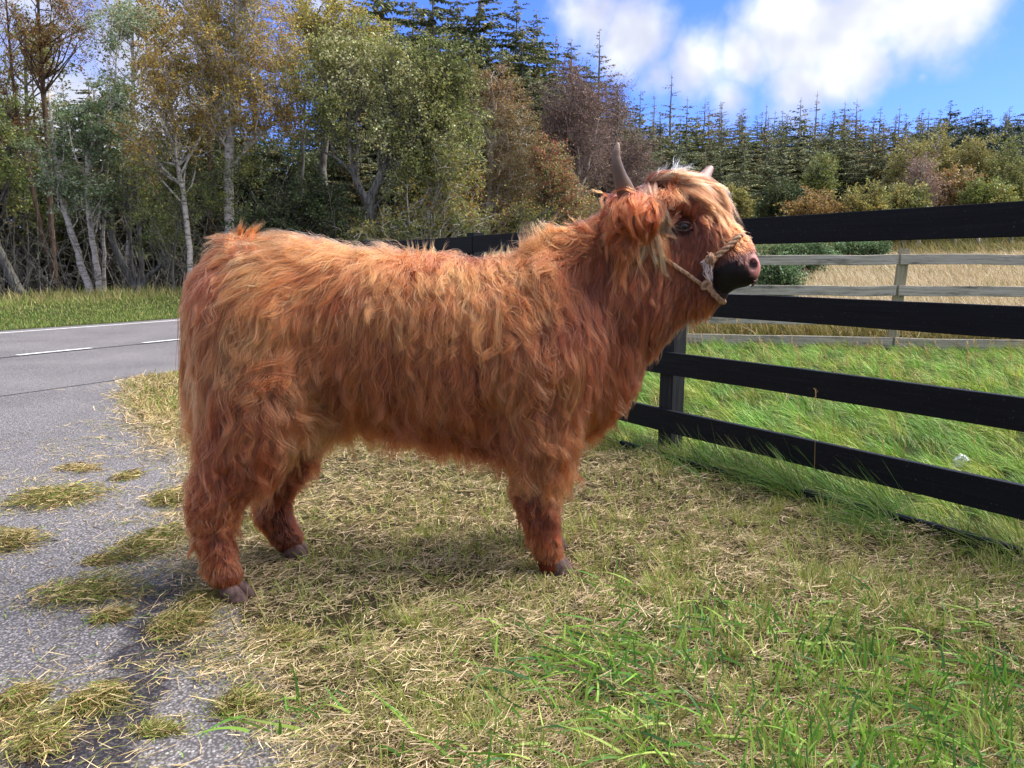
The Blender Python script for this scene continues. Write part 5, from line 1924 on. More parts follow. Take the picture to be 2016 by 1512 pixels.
# the mass below them
q = 100
for row, (Y0, y0, y1, n) in enumerate(((86, 214, 208, 30), (70, 230, 218, 30), (61, 250, 236, 26), (55, 290, 280, 22))):
    for i in range(n):
        px = 1190 + (i + rr_.uniform(-.35, .35)) * (900 / n)
        Y = Y0 + rr_.uniform(-2, 2)
        py = y0 + (y1 - y0) * i / n + rr_.uniform(-14, 14)
        if row == 3 and px > 1560:
            continue
        kd = rr_.choice(['spruce', 'spruce_b', 'spruce', 'larch'] if px < 1850 else ['pine', 'spruce', 'pine'])
        x, H = top_to_H(px, py, Y)
        conifer(kd, {'larch': 'larch_tree', 'pine': 'pine_tree'}.get(kd, 'spruce_tree'),
                {'larch': "brownish larch among the dark conifers of the hillside", 'pine': "bushy dark pine on the skyline of the hillside plantation"}.get(kd, LF), x, Y, H, q,
                {'larch': "larches on the hillside", 'pine': "pines on the skyline"}.get(kd, GF))
        q += 1
# tall conifers behind the willow and birches
for (px, py, Y, kd) in ((752, -90, 38, 'big'), (800, -40, 41, 'big_thin'), (850, -70, 37, 'big'), (905, -30, 40, 'big'), (950, -60, 37, 'big'), (1010, -20, 38, 'big'), (1060, 10, 40, 'big'), (1088, 60, 42, 'big_thin'),
                        (1130, 70, 43, 'big'), (1182, 52, 44, 'big_thin'), (1150, 110, 42, 'big'), (1210, 150, 46, 'big'), (980, 90, 34, 'big'), (1045, 130, 35, 'big'),
                        (775, 20, 35, 'big'), (830, 10, 44, 'big'), (875, 30, 36, 'big'), (930, 50, 43, 'big'), (1000, 60, 44, 'big'), (1030, 40, 37, 'big'), (1100, 130, 38, 'big'), (1075, 90, 46, 'big'), (1225, 215, 44, 'big'), (715, 30, 39, 'big')):
    x, H = top_to_H(px, py, Y)
    conifer(kd, "tall_spruce", "tall dark spruce rising behind the willow and birches", x, Y, H, q, "tall spruces behind the broadleaf trees"); q += 1
# depth of the wood behind the birches
for i in range(48):
    px = -140 + i * 27 + rr_.uniform(-12, 12)
    Y = rr_.choice([30, 33, 36, 40]) + rr_.uniform(-1, 1)
    py = rr_.uniform(90, 260) if px < 560 else rr_.uniform(150, 280)
    kd = rr_.choice(['big', 'spruce', 'big_thin', 'spruce_b'])
    x, H = top_to_H(px, py, Y)
    conifer(kd, "shaded_conifer", "dark conifer in the shade at the back of the roadside wood", x, Y, H, q, "conifers in the depth of the roadside wood", wide=1.35); q += 1

# ---- rounded broadleaf trees and scrub at the foot of the hillside
broad = [
    (1445, 400, 20, 30, 44, P_BUSH, "low_bush", "low olive bush at the foot of the conifers right of the calf's forehead"),
    (1600, 408, 52, 38, 40, P_RUST, "willow_bush", "rust and yellow willow bush above the black fence's top rail"),
    (1700, 404, 42, 36, 40, P_BUSH, "willow_bush", "pale green rounded bush above the black top rail, next to the rust one"),
    (1775, 402, 44, 34, 41, P_BUSH, "willow_bush", "feathery pale green bush between the round bush and the bare birch"),
    (1612, 345, 28, 46, 50, P_OLIVE, "birch_tree", "slim olive birch standing before the dark conifers"),
    (1780, 330, 38, 50, 49, P_BUSH, "birch_tree", "yellowish birch with a rounded crown at the wood's foot"),
    (1840, 310, 44, 54, 50, P_BUSH, "birch_tree", "large grey green birch, its crown highest of the rounded ones"),
    (1808, 360, 32, 50, 44, P_PURPLE, "bare_birch", "nearly bare birch with a white stem above the black top rail"),
    (1880, 368, 40, 40, 45, P_RUST, "birch_tree", "brownish birch between the bare birch and the grey green trees"),
    (1925, 318, 42, 50, 49, P_BUSH, "birch_tree", "pale leaved birch below the skyline pines"),
    (1990, 340, 46, 64, 47, P_WILLOW, "willow_tree", "dense grey green willow at the picture's edge above the fence"),
    (1940, 386, 40, 30, 43, P_OLIVE, "willow_tree", "low green tree in front of the pale birch above the top rail"),
    (1530, 400, 34, 34, 43, P_DARK, "low_bush", "dark low bush behind the rail between calf and rust bush"),
]
for q, (px, py, rx, ry, Y, pal, nm, lab) in enumerate(broad):
    gy_ = float(ground_z(at_y(px, py, Y)[0], Y))
    # picture y of the ground there
    _, gpy, _ = to_px(np.array([[at_y(px, py, Y)[0], Y, gy_]]))
    T(nm, lab, "tree" if "tree" in nm or "birch" in nm else "bush", Y, [([(px, float(gpy[0])), (px + 2, py + ry * .3), (px - 1, py - ry * .5)], .12 if ry > 45 else .06, .03)],
      [(px, py, rx, ry), (px - rx * .5, py + ry * .4, rx * .6, ry * .5), (px + rx * .5, py + ry * .3, rx * .6, ry * .55)], 70, 11000 if 'bare' not in nm else 3500, .12, pal, BK_BIRCH if 'birch' in nm else BK_GREY, 400 + q, cr=.6, twigs=6, kids=3)
# gorse below the second rail
for (px, py, rx, ry, Y, lab, sd) in ((1570, 492, 80, 12, 26, "long dark green gorse bush behind the wooden fence beside the calf's muzzle", 500), (1522, 540, 34, 26, 13.5, "small dark green gorse bush between the wooden fence's upper rails", 501), (1690, 484, 70, 8, 34, "strip of green gorse just under the black top rail", 502)):
    xx = at_y(px, py, Y)[0]
    _, gpy, _ = to_px(np.array([[xx, Y, float(ground_z(xx, Y))]]))
    T("gorse_bush", lab, "bush", Y, [([(px, float(gpy[0])), (px, py + ry * .3), (px, py)], .04, .015)], [(px, py, rx, ry), (px - rx * .4, py + 5, rx * .5, ry * .8), (px + rx * .4, py + 5, rx * .5, ry * .8)],
      60, 12000, .045 if Y < 20 else .07, [((74, 98, 60), 3), ((98, 120, 76), 3), ((122, 138, 92), 1)], BK_DARK, sd, cr=.22 if Y < 20 else .35, twigs=7)
# bare tangle on the wood's floor
def tangle(nm, lab, x0, x1, Y, n, h, seed, mat, group=None):
    rng = np.random.default_rng(seed)
    X = rng.uniform(x0, x1, n); Yy = Y + rng.normal(size=n) * 1.1
    b0 = np.c_[X, Yy, ground_z(X, Yy) - .02]
    v = rng.normal(size=(n, 3)) * .45 + np.array([0, 0, 1.0])
    L = h * rng.uniform(.4, 1.3, n)
    t = np.linspace(0, 1, 6)
    P = b0[:, None] + v[:, None] * (L[:, None] * t[None])[..., None] + rng.normal(size=(n, 6, 3)) * .06 * t[None, :, None]
    P[..., 2] -= (L[:, None] * .3 * t[None] ** 2.2) * rng.random(n)[:, None]
    V1, F1 = tube_batch(P, rng.uniform(.006, .022, n)[:, None] * np.linspace(1, .25, 6)[None], 4)
    k = rng.integers(0, n, n * 7); u = rng.integers(1, 5, n * 7)
    a = P[k, u]
    v2 = rng.normal(size=(n * 7, 3)) + np.array([0, 0, .3]); v2 /= np.linalg.norm(v2, axis=1)[:, None]
    Q = a[:, None] + v2[:, None] * (rng.uniform(.15, .7, n * 7)[:, None] * np.linspace(0, 1, 4)[None])[..., None]
    Q[:, 1:] += rng.normal(size=(n * 7, 3, 3)) * .03
    V2, F2 = tube_batch(Q, np.repeat(np.array([[.006, .005, .004, .002]]), n * 7, 0), 3)
    o = mesh_obj(nm, np.vstack([V1, V2]), [np.vstack([F1, F2 + len(V1)])], mat)
    tag(o, lab, "undergrowth", kind="stuff")
    return o


tangle("undergrowth", "tangle of bare grey twigs and stems under the roadside trees", -24, -1, 25.3, 420, 2.6, 601, BK_GREY)
tangle("undergrowth", "dark tangle of stems deeper in the roadside wood", -28, 2, 29.0, 520, 3.6, 602, BK_DARK)
# ================================================================== GRASS
def grass_mat(name, trans=.3, rough=.55):
    m, t, b = material(name)
    at = t.new('ShaderNodeAttribute'); at.attribute_name = 'fcol'
    t.link(at.outputs['Color'], b.inputs['Base Color'])
    b.inputs['Roughness'].default_value = rough
    b.inputs['Specular IOR Level'].default_value = .25
    tr = t.new('ShaderNodeBsdfTranslucent')
    t.link(at.outputs['Color'], tr.inputs[0])
    mx = t.new('ShaderNodeMixShader'); mx.inputs[0].default_value = trans
    t.link(b.outputs[0], mx.inputs[1]); t.link(tr.outputs[0], mx.inputs[2])
    t.link(mx.outputs[0], m.node_tree.nodes['Material Output'].inputs[0])
    return m


M_GRASS = grass_mat("grass_blades")
M_HAY = grass_mat("cut_grass", .12, .7)


def blades_arrays(B, D, L, W, bend, segs, rng, blunt=.15, side=None):
    """B roots (n,3), D unit start directions, L length, W width, bend (n,3) added over the length squared"""
    n = len(B)
    t = np.linspace(0, 1, segs + 1)
    C = B[:, None] + D[:, None] * (L[:, None] * t[None])[..., None] + bend[:, None] * (L[:, None] * t[None] ** 2)[..., None]
    if side is None:
        side = np.cross(D, rng.normal(size=(n, 3)))
        side /= np.linalg.norm(side, axis=1)[:, None] + 1e-9
    w = (W[:, None] * .5) * (1 - (1 - blunt) * t[None] ** 1.6)
    A = C - side[:, None] * w[..., None]
    Bb = C + side[:, None] * w[..., None]
    V = np.stack([A, Bb], 2).reshape(-1, 3)
    m = (segs + 1) * 2
    base = (np.arange(n) * m)[:, None]
    q = (np.arange(segs) * 2)[None]
    F = np.stack([base + q, base + q + 1, base + q + 3, base + q + 2], -1).reshape(-1, 4)
    return V, F, m


def blades_obj(name, B, D, L, W, bend, segs, col, mat, rng, blunt=.15, side=None, label=None, cat=None, kind="stuff"):
    V, F, m = blades_arrays(B, D, L, W, bend, segs, rng, blunt, side)
    o = mesh_obj(name, V, F, mat)
    set_color(o.data, 'fcol', np.repeat(col, m, 0))
    if label:
        tag(o, label, cat, kind=kind)
    return o


def scatter(n, x0, x1, y0, y1, mask, rng, falloff=1.3, yref=1.6):
    """random places, thinner far from the camera"""
    out = []
    got = 0
    while got < n:
        m = int(n * 1.5) + 1000
        x = rng.uniform(x0, x1, m)
        # density ~ y^-falloff
        u = rng.random(m)
        if abs(falloff - 1) < 1e-6:
            y = y0 * (y1 / y0) ** u
        else:
            e = 1 - falloff
            y = (y0 ** e + u * (y1 ** e - y0 ** e)) ** (1 / e)
        k = np.abs(x) < (.70 * y + .9)
        x, y = x[k], y[k]
        w = mask(x, y)
        k = rng.random(len(x)) < w
        out.append(np.stack([x[k], y[k]], -1)); got += int(k.sum())
        if len(out) > 60:
            break
    return np.concatenate(out)[:n]


def mixcol(weights, cols, rng):
    """weights (n,k), cols list of sRGB"""
    c = np.array([sl(c)[:3] for c in cols])
    w = np.clip(weights, 0, None); w /= w.sum(1, keepdims=True)
    cum = np.cumsum(w, 1)
    k = (rng.random(len(w))[:, None] > cum).sum(1).clip(0, len(cols) - 1)
    return c[k] * rng.uniform(.72, 1.28, len(w))[:, None]


def fence_side(x, y):
    """distance in front of (+) or behind (-) the black fence's rails"""
    return (x - A0[0]) * FN[0] + (y - A0[1]) * FN[1]


EDG = None


def edge_out(x, y):
    """signed distance to the asphalt's edge: positive on the turf"""
    P = np.stack([x, y], -1)
    d = np.full(len(x), 1e9)
    for a, b_ in zip(EDGE[:-1], EDGE[1:]):
        ab = b_ - a
        t = np.clip(((P - a) @ ab) / (ab @ ab), 0, 1)
        d = np.minimum(d, np.linalg.norm(P - a - t[:, None] * ab, axis=1))
    return np.where(in_poly(x, y, APRON), -d, d)


def tussock(x, y, cell, pull, seed):
    """draw places together into uneven tufts; returns the places and a number 0..1 and an angle for each tuft"""
    i = np.floor(x / cell + .5 * np.floor(y / cell)); j = np.floor(y / cell)
    def h(k):
        v = np.sin(i * 127.1 + j * 311.7 + k * 74.7 + seed) * 43758.5453
        return v - np.floor(v)
    cx = (i - .5 * np.floor(y / cell) + .15 + .7 * h(1)) * cell; cy = (j + .15 + .7 * h(2)) * cell
    p = pull * (.4 + .6 * h(5))
    return x + (cx - x) * p, y + (cy - y) * p, h(3), h(4) * 6.283, np.stack([x - cx, y - cy], -1) / cell


def patch(x, y, s, o=0):
    return np.clip(.5 + .9 * fbm(x, y, s, 3, o), 0, 1)


GQ = 1.0
rng = np.random.default_rng(1001)


FEET = [c2w(Lp(a, b_, v))[:2] for (a, b_, v) in ((460, 1186, .2), (577, 1078, -.17), (1096, 1146, .13), (1085, 1064, -.13))]


def mound(x, y):
    k = 1.0
    for f in FEET:
        k = k * (1 - .92 * np.exp(-((x - f[0]) ** 2 + (y - f[1] + .06) ** 2) / .20 ** 2))
    return k * _mound(x, y)


def _mound(x, y):
    return .12 * np.clip(fbm(x, y, 5.5, 3, 2) + .2, 0, 1) + .03 * np.clip(fbm(x, y, 15, 2, 7), 0, 1)


# --- A. cut grass lying in a thatch on the verge
def m_thatch(x, y):
    e = edge_out(x, y) + .16 * fbm(x, y, 6, 3)
    f = fence_side(x, y)
    w = smooth(-.10, .14, e) * smooth(-.05, .22, f + .1 * fbm(x, y, 5, 2, 4))
    w = np.maximum(w, .10 * smooth(-.7, -.1, e) * (patch(x, y, 5, 5) > .62) * (f > 0))
    w = w * (road_dist(x, y) < -2.95)
    # the bare patches where asphalt shows through under the calf's hind feet
    for (a, b_, r) in ((650, 1255, .16), (700, 1200, .12), (360, 832, .10), (540, 1240, .12), (335, 775, .1)):
        q = on_ground(a, b_)
        w = w * (1 - .8 * np.exp(-((x - q[0]) ** 2 + (y - q[1]) ** 2) / r ** 2))
    return w


N = int(215000 * GQ)
P2 = scatter(N, -4.5, 6, 1.0, 9.5, m_thatch, rng, 1.75)
x, y = P2.T; n = len(x)
mh = mound(x, y)
z = ground_z(x, y) + .008 + mh * rng.random(n) ** .6
fl = fbm(x, y, 2.2, 2, 9) * 3.0
az = fl + rng.normal(size=n) * .9
el = rng.normal(size=n) * .28 + .10
D = np.stack([np.cos(az) * np.cos(el), np.sin(az) * np.cos(el), np.sin(el)], -1)
L = rng.uniform(.012, .044, n) * (1 + .12 * y)
W = rng.uniform(.0010, .0024, n) * (.75 + .22 * y)
bend = rng.normal(size=(n, 3)) * .28; bend[:, 2] = bend[:, 2] * .5 - .12
pz = patch(x, y, 3.4, 11); pg = patch(x, y, 2.2, 17); pb = patch(x, y, 7.0, 21)
far = smooth(2.6, 5.0, y)
left = smooth(.4, -1.2, x)
w = np.stack([1.5 + 2.0 * pz + .8 * far, 1.2 + 2.0 * pz, .5 + 1.0 * pg + left * .4, .25 + .7 * pg, .35 + 2.2 * np.clip(pb - .5, 0, 1) * 2, .16 + .35 * pg], -1)
col = mixcol(w, [(190, 168, 126), (220, 198, 160), (142, 138, 80), (114, 116, 58), (92, 70, 46), (122, 142, 66)], rng)
blades_obj("cut_grass", z_ := np.c_[x, y, z], D, L, W, bend, 1, col, M_HAY, rng, .5, None, "thatch of dry and olive cut grass lying over the verge", "grass")

# --- B. upright mown stubble
def m_stub(x, y):
    e = edge_out(x, y); f = fence_side(x, y)
    w = smooth(.05, .5, e) * smooth(-.1, .1, f) * (.18 + .6 * smooth(.4, 1.0, patch(x, y, 4.0, 31)))
    return w * (road_dist(x, y) < -3.1) * (.35 + .65 * smooth(-.8, .6, x))


N = int(34000 * GQ)
P2 = scatter(N, -3, 6, 1.0, 7.5, m_stub, rng, 1.6)
x, y = P2.T; n = len(x)
x, y, th, ta, rel = tussock(x, y, .13, .6, 3.0)
out_ = np.arctan2(rel[:, 1], rel[:, 0])
az = out_ + rng.normal(size=n) * .7; el = rng.uniform(.6, 1.45, n)
D = np.stack([np.cos(az) * np.cos(el) - .12, np.sin(az) * np.cos(el), np.sin(el)], -1)
L = rng.uniform(.028, .062, n) * (.6 + .9 * th); W = rng.uniform(.0016, .0034, n) * (.75 + .2 * y)
g0 = ground_z(x, y) + mound(x, y) * .45
pg = patch(x, y, 2.2, 17)
col = mixcol(np.stack([.8 + pg, .8 + pg * .5, .9 - .5 * pg, .35 + 0 * pg], -1), [(146, 158, 74), (172, 178, 100), (190, 174, 120), (106, 130, 60)], rng)
blades_obj("mown_stubble", np.c_[x, y, g0], D, L, W, rng.normal(size=(n, 3)) * .14, 2, col, M_GRASS, rng, .55, None, "short upright mown blades between the clippings", "grass")

# --- C. coarse green blades, long ones lying in the lower middle and upright ones at the lower corner
def m_coarse(x, y):
    w = np.zeros(len(x))
    for (a, b_, r, q) in ((1180, 1330, .20, 1.), (1400, 1270, .22, .8), (1290, 1300, .16, .8), (1640, 1300, .22, .9), (1480, 1240, .2, .5), (1600, 1420, .5, .5), (1850, 1420, .5, .6), (1440, 1440, .4, .5), (1900, 1280, .35, .35), (1250, 1180, .15, .3),
                          (600, 1420, .12, .3), (1750, 1500, .5, .7), (1130, 1500, .3, .2)):
        p = on_ground(a, b_)
        w = np.maximum(w, q * np.exp(-(((x - p[0]) / r) ** 2 + ((y - p[1]) / (r * .8)) ** 2)))
    return w


N = int(2300 * GQ)
P2 = scatter(N, -1.2, 3.4, 1.0, 3.4, m_coarse, rng, 1.2)
x, y = P2.T; n = len(x)
lie = rng.random(n) < .42 + .4 * (x < .45)
az = np.where(lie, 2.9 + rng.normal(size=n) * .7, rng.random(n) * 6.28); el = np.where(lie, rng.uniform(.1, .55, n), rng.uniform(.9, 1.5, n))
D = np.stack([np.cos(az) * np.cos(el), np.sin(az) * np.cos(el), np.sin(el)], -1)
L = np.where(lie, rng.uniform(.08, .16, n), rng.uniform(.045, .095, n)); W = rng.uniform(.0045, .0085, n)
bend = rng.normal(size=(n, 3)) * .12; bend[:, 2] -= np.where(lie, .35, .05)
col = mixcol(np.stack([np.full(n, 1.0), np.full(n, .9), np.full(n, .6), np.full(n, .35)], -1), [(88, 134, 52), (122, 160, 60), (158, 182, 88), (70, 112, 62)], rng)
blades_obj("coarse_grass", np.c_[x, y, ground_z(x, y) + .02 + mound(x, y) * .5], D, L, W, bend, 5, col, M_GRASS, rng, .25, None, "broad fresh green blades growing through the clippings near the viewer", "grass")

# --- D. long green meadow grass behind the black fence
def m_meadow(x, y):
    f = fence_side(x, y)
    back = 9.9 + .23 * (2.5 - x) * 0
    lim = W0[1] + (W0[0] - x) * math.tan(math.radians(13)) + .5
    return smooth(.14, -.12, f + .10 * fbm(x, y, 4, 2)) * smooth(.2, -.3, y - lim) * (_RD(x, y) < -3.2)


def meadow(N, seed, L0, L1, wind, cols, wts, wmul, el0, el1, name, label, mask=m_meadow, falloff=1.2, x0=-1.5, x1=9, y0=1.8, y1=12.5, segs=3, droop=-.5, blunt=.08):
    rg = np.random.default_rng(seed)
    P2 = scatter(int(N * GQ), x0, x1, y0, y1, mask, rg, falloff)
    x, y = P2.T; n = len(x)
    x, y, th, ta, rel = tussock(x, y, .24, .55, float(seed))
    tu = fbm(x, y, 3.0, 3, 14)
    az = wind + tu * 1.2 + (th - .5) * 1.6 + rg.normal(size=n) * .42
    el = rg.uniform(el0, el1, n)
    D = np.stack([np.cos(az) * np.cos(el), np.sin(az) * np.cos(el), np.sin(el)], -1)
    L = rg.uniform(L0, L1, n) * (.4 + .8 * patch(x, y, 2.6, 41)) * (.65 + .7 * th)
    W = rg.uniform(.0024, .0052, n) * (.6 + .15 * y) * wmul
    bend = np.stack([np.cos(az) * .35, np.sin(az) * .35, np.full(n, droop)], -1) * rg.uniform(.2, 1.2, n)[:, None] + rg.normal(size=(n, 3)) * .06
    p = patch(x, y, 1.7, 51)
    w = np.array(wts)[None] * np.stack([.4 + 1.2 * p, .4 + 1.2 * (1 - p)] + [np.ones(n)] * (len(wts) - 2), -1)
    col = mixcol(w, cols, rg) * (.72 + .5 * th)[:, None] * np.stack([.95 + .2 * np.sin(ta), np.ones(n), np.ones(n)], -1)
    return blades_obj(name, np.c_[x, y, ground_z(x, y) - .01], D, L, W, bend, segs, col, M_GRASS, rg, blunt, None, label, "grass")


CG = [(112, 144, 52), (150, 174, 76), (178, 192, 102), (88, 116, 44), (192, 180, 124)]
meadow(74000, 71, .13, .27, 2.6, CG, [1, 1.2, .6, .7, .25], 1.0, .5, 1.25, "meadow_grass", "long wind combed bright green grass behind the black fence")
meadow(9000, 72, .20, .38, 2.0, [(120, 140, 60), (84, 116, 42), (96, 112, 56), (160, 150, 96)], [1, 1, .8, .5], 1.0, .5, 1.3, "fence_foot_grass", "uncut grass growing along the foot of the black fence",
       mask=lambda x, y: np.exp(-((fence_side(x, y) - .02) / .12) ** 2) * .9 * (y > 1.2), y1=9)


# --- straw stems with seed heads in the meadow
def stems(N, seed, mask, h0, h1, name, label, x0, x1, y0, y1, col=(196, 176, 118), r=.0011, falloff=.8, headl=.07, lean=.35):
    rg = np.random.default_rng(seed)
    P2 = scatter(int(N * GQ), x0, x1, y0, y1, mask, rg, falloff)
    x, y = P2.T; n = len(x)
    az = 2.7 + rg.normal(size=n) * .8
    ln = rg.uniform(0, lean, n)
    H = rg.uniform(h0, h1, n)
    t = np.linspace(0, 1, 6)
    base = np.c_[x, y, ground_z(x, y)]
    dx = np.stack([np.cos(az), np.sin(az)], -1)
    P = np.zeros((n, 6, 3))
    P[..., :2] = base[:, None, :2] + dx[:, None] * (ln[:, None] * H[:, None] * t[None] ** 1.6)[..., None]
    P[..., 2] = base[:, None, 2] + H[:, None] * t[None] * (1 - .12 * ln[:, None])
    rad = r * (.7 + .16 * y)
    V1, F1 = tube_batch(P, rad[:, None] * np.linspace(1, .55, 6)[None], 3)
    # seed heads: spikelets round the tip
    m = 16
    k = np.repeat(np.arange(n), m); u = np.tile(np.linspace(0, 1, m), n)
    tipd = P[:, 5] - P[:, 4]; tipd /= np.linalg.norm(tipd, axis=1)[:, None]
    C = P[k, 5] + tipd[k] * ((u - .6) * headl)[:, None]
    D = tipd[k] * .8 + rg.normal(size=(n * m, 3)) * .45; D /= np.linalg.norm(D, axis=1)[:, None]
    V2, F2, mm = blades_arrays(C, D, np.full(n * m, .013) * (.8 + .1 * y[k]), np.full(n * m, .0028) * (.6 + .16 * y[k]), np.zeros((n * m, 3)), 1, rg, .3)
    o = mesh_obj(name, np.vstack([V1, V2]), np.vstack([F1, F2 + len(V1)]), M_GRASS)
    c = np.array(sl(col)[:3])
    c1 = c * rg.uniform(.8, 1.15, n)[:, None]; c2 = c * np.array([.95, .85, .8]) * rg.uniform(.7, 1.2, n * m)[:, None]
    set_color(o.data, 'fcol', np.vstack([np.repeat(c1, 18, 0), np.repeat(c2, mm, 0)]))
    return tag(o, label, "grass", kind="stuff")


stems(420, 81, m_meadow, .30, .62, "seeding_grass", "straw coloured seed stems nodding over the green grass", -.5, 8, 2.2, 10.5)


# --- E. moor: tan grass rising behind the wooden fence, and green brown rushes at its foot
def m_moor(x, y):
    lim = W0[1] + (W0[0] - x) * math.tan(math.radians(13)) + .25
    return smooth(-.1, .3, y - lim) * smooth(-1.5, 1.5, x) * (_RD(x, y) < -3.2) * (.45 + .55 * patch(x, y, 1.2, 61))


def moor(N, seed, y0, y1, L0, L1, wm, cols, wts, name, label, x1=34, falloff=1.0, mask=m_moor, cat="grass"):
    rg = np.random.default_rng(seed)
    P2 = scatter(int(N * GQ), -1.5, x1, y0, y1, mask, rg, falloff)
    x, y = P2.T; n = len(x)
    az = rg.random(n) * 6.28; el = rg.uniform(.85, 1.5, n)
    D = np.stack([np.cos(az) * np.cos(el) - .15, np.sin(az) * np.cos(el), np.sin(el)], -1)
    L = rg.uniform(L0, L1, n) * (.75 + .5 * patch(x, y, 1.0, 64))
    W = wm * y / 757 * rg.uniform(.5, 1.3, n)
    p = patch(x, y * .35, .8, 66)
    w = np.array(wts)[None] * np.stack([.3 + 1.4 * p, .3 + 1.4 * (1 - p)] + [np.ones(n)] * (len(wts) - 2), -1)
    col = mixcol(w, cols, rg)
    blades_obj(name, np.c_[x, y, ground_z(x, y) - .02], D, L, W, np.stack([rg.normal(size=n) * .2 - .15, rg.normal(size=n) * .1, -rg.random(n) * .3], -1), 2, col, M_GRASS, rg, .15, None, label, cat)


CT = [(192, 172, 136), (210, 194, 162), (172, 150, 116), (158, 150, 104), (130, 132, 84)]
moor(66000, 91, 10.4, 62, .28, .55, .75, CT, [1.2, 1, .8, .45, .25], "moor_grass", "tan rough grass of the moor rising behind the wooden fence")
moor(16000, 92, 10.2, 13.2, .35, .62, .6, [(126, 122, 62), (164, 146, 90), (98, 104, 46), (112, 78, 48)], [1, 1, .9, .3], "rush_bed", "green brown rushes crowding the foot of the wooden fence", x1=9, falloff=.3,
     mask=lambda x, y: m_moor(x, y) * smooth(2.4, 1.2, y - (W0[1] + (W0[0] - x) * .23)))
moor(9000, 94, 37, 49, .5, 1.1, 1.4, [(132, 128, 78), (158, 144, 98), (104, 108, 60), (150, 126, 84)], [1, 1, .8, .4], "scrub", "low pale scrub in front of the rounded birches", x1=40, falloff=.1,
     mask=lambda x, y: smooth(4, 8, x) * smooth(37, 42, y), cat="undergrowth")
moor(16000, 93, 49, 56, .9, 2.0, 1.5, [(84, 88, 46), (112, 104, 58), (66, 74, 38), (138, 120, 76)], [1, 1, .8, .4], "scrub", "olive scrub along the foot of the hillside conifers", x1=44, falloff=.1,
     mask=lambda x, y: smooth(2, 5, x) * np.ones(len(x)), cat="undergrowth")


# --- G. verge across the road, with dry stalks against the dark wood
def m_far(x, y):
    d = _RD(x, y)
    return smooth(4.1, 4.4, d) * smooth(11.0, 8.8, d) * (x < 1)


rg = np.random.default_rng(95)
P2 = scatter(int(42000 * GQ), -26, 1, 12, 34, m_far, rg, .9)
x, y = P2.T; n = len(x)
d = _RD(x, y)
az = rg.random(n) * 6.28; el = rg.uniform(.8, 1.5, n)
D = np.stack([np.cos(az) * np.cos(el), np.sin(az) * np.cos(el), np.sin(el)], -1)
tall = smooth(7.0, 9.0, d) * (rg.random(n) < .5)
L = rg.uniform(.03, .075, n) + tall * rg.uniform(.08, .32, n)
W = .75 * y / 757 * rg.uniform(.5, 1.2, n)
w = np.stack([1.2 - .7 * tall, .9 - .4 * tall, .3 + .9 * tall, .15 + .5 * tall], -1)
col = mixcol(w, [(110, 132, 62), (140, 154, 80), (176, 162, 110), (126, 116, 68)], rg)
blades_obj("far_verge_grass", np.c_[x, y, ground_z(x, y)], D, L, W, rg.normal(size=(n, 3)) * .15, 2, col, M_GRASS, rg, .2, None, "green verge with dry stalks across the road", "grass")
# near verge beyond the calf: between the road and the fence, low and dry
def m_mid(x, y):
    e = edge_out(x, y); f = fence_side(x, y)
    return smooth(-.05, .3, e) * (f > -.1) * (_RD(x, y) < -3.0) * (y > 4)


rg = np.random.default_rng(96)
P2 = scatter(int(26000 * GQ), -6, 1, 4.5, 13, m_mid, rg, 1.0)
x, y = P2.T; n = len(x)
az = rg.random(n) * 6.28; el = rg.uniform(.1, 1.2, n)
D = np.stack([np.cos(az) * np.cos(el), np.sin(az) * np.cos(el), np.sin(el)], -1)
grn = smooth(-.1, .9, edge_out(x, y) + .3 * fbm(x, y, 2, 2))
col = mixcol(np.stack([1.4 - grn, 1.0 - .6 * grn, .3 + 1.6 * grn, .2 + grn], -1), [(196, 166, 112), (212, 186, 138), (132, 146, 66), (104, 128, 52)], rg)
blades_obj("dry_verge_grass", np.c_[x, y, ground_z(x, y) + .008], D, rg.uniform(.03, .09, n), y / 757 * .8 * rg.uniform(.6, 1.2, n), rg.normal(size=(n, 3)) * .2, 2, col, M_HAY, rg, .4, None, "straw coloured mown edge of the verge behind the calf's rump", "grass")

# --- heaps of clippings on the asphalt: each one a thing
heaps = [
    (88, 988, 95, 24, "long olive heap of clippings reaching the picture's edge level with the calf's hock", .45),
    (28, 1066, 58, 26, "brown and straw heap of clippings at the picture's edge below the long olive heap", .3),
    (285, 1078, 78, 34, "flat green heap of clippings on the asphalt beside the calf's near hind leg", .6),
    (135, 1182, 120, 30, "wide straggling olive heap of clippings level with the calf's near hind hoof", .6),
    (180, 1385, 66, 34, "compact round heap of clippings beside the dark wet streak", .5),
    (22, 1392, 52, 32, "small yellowish heap of clippings at the picture's edge, above the large corner heap", .4),
    (50, 1462, 80, 44, "large heap of clippings in the picture's bottom corner", .5),
    (345, 1240, 56, 26, "dark damp heap of clippings lying on the wet streak", .4),
    (212, 1218, 34, 14, "tiny heap of clippings just below the wide straggling one", .4),
    (160, 926, 36, 7, "thin brown wisp of clippings alone on the clear asphalt", .1),
    (240, 946, 24, 7, "thin straw wisp of clippings next to the brown one on the asphalt", .3),
    (340, 990, 50, 14, "low olive scatter of clippings near the calf's hock", .5),
    (200, 1112, 34, 10, "small straw wisp between the flat green heap and the long olive heap", .2),
    (395, 1190, 50, 18, "wet dark clump of clippings under the front of the hind hoof", .5),
    (300, 1450, 60, 12, "sparse scatter of green blades at the foot of the wet streak", .8),
    (470, 1400, 70, 30, "green and straw heap at the asphalt's broken edge near the viewer", .7),
    (560, 1270, 60, 24, "olive heap where bare asphalt shows between clippings", .5),
]
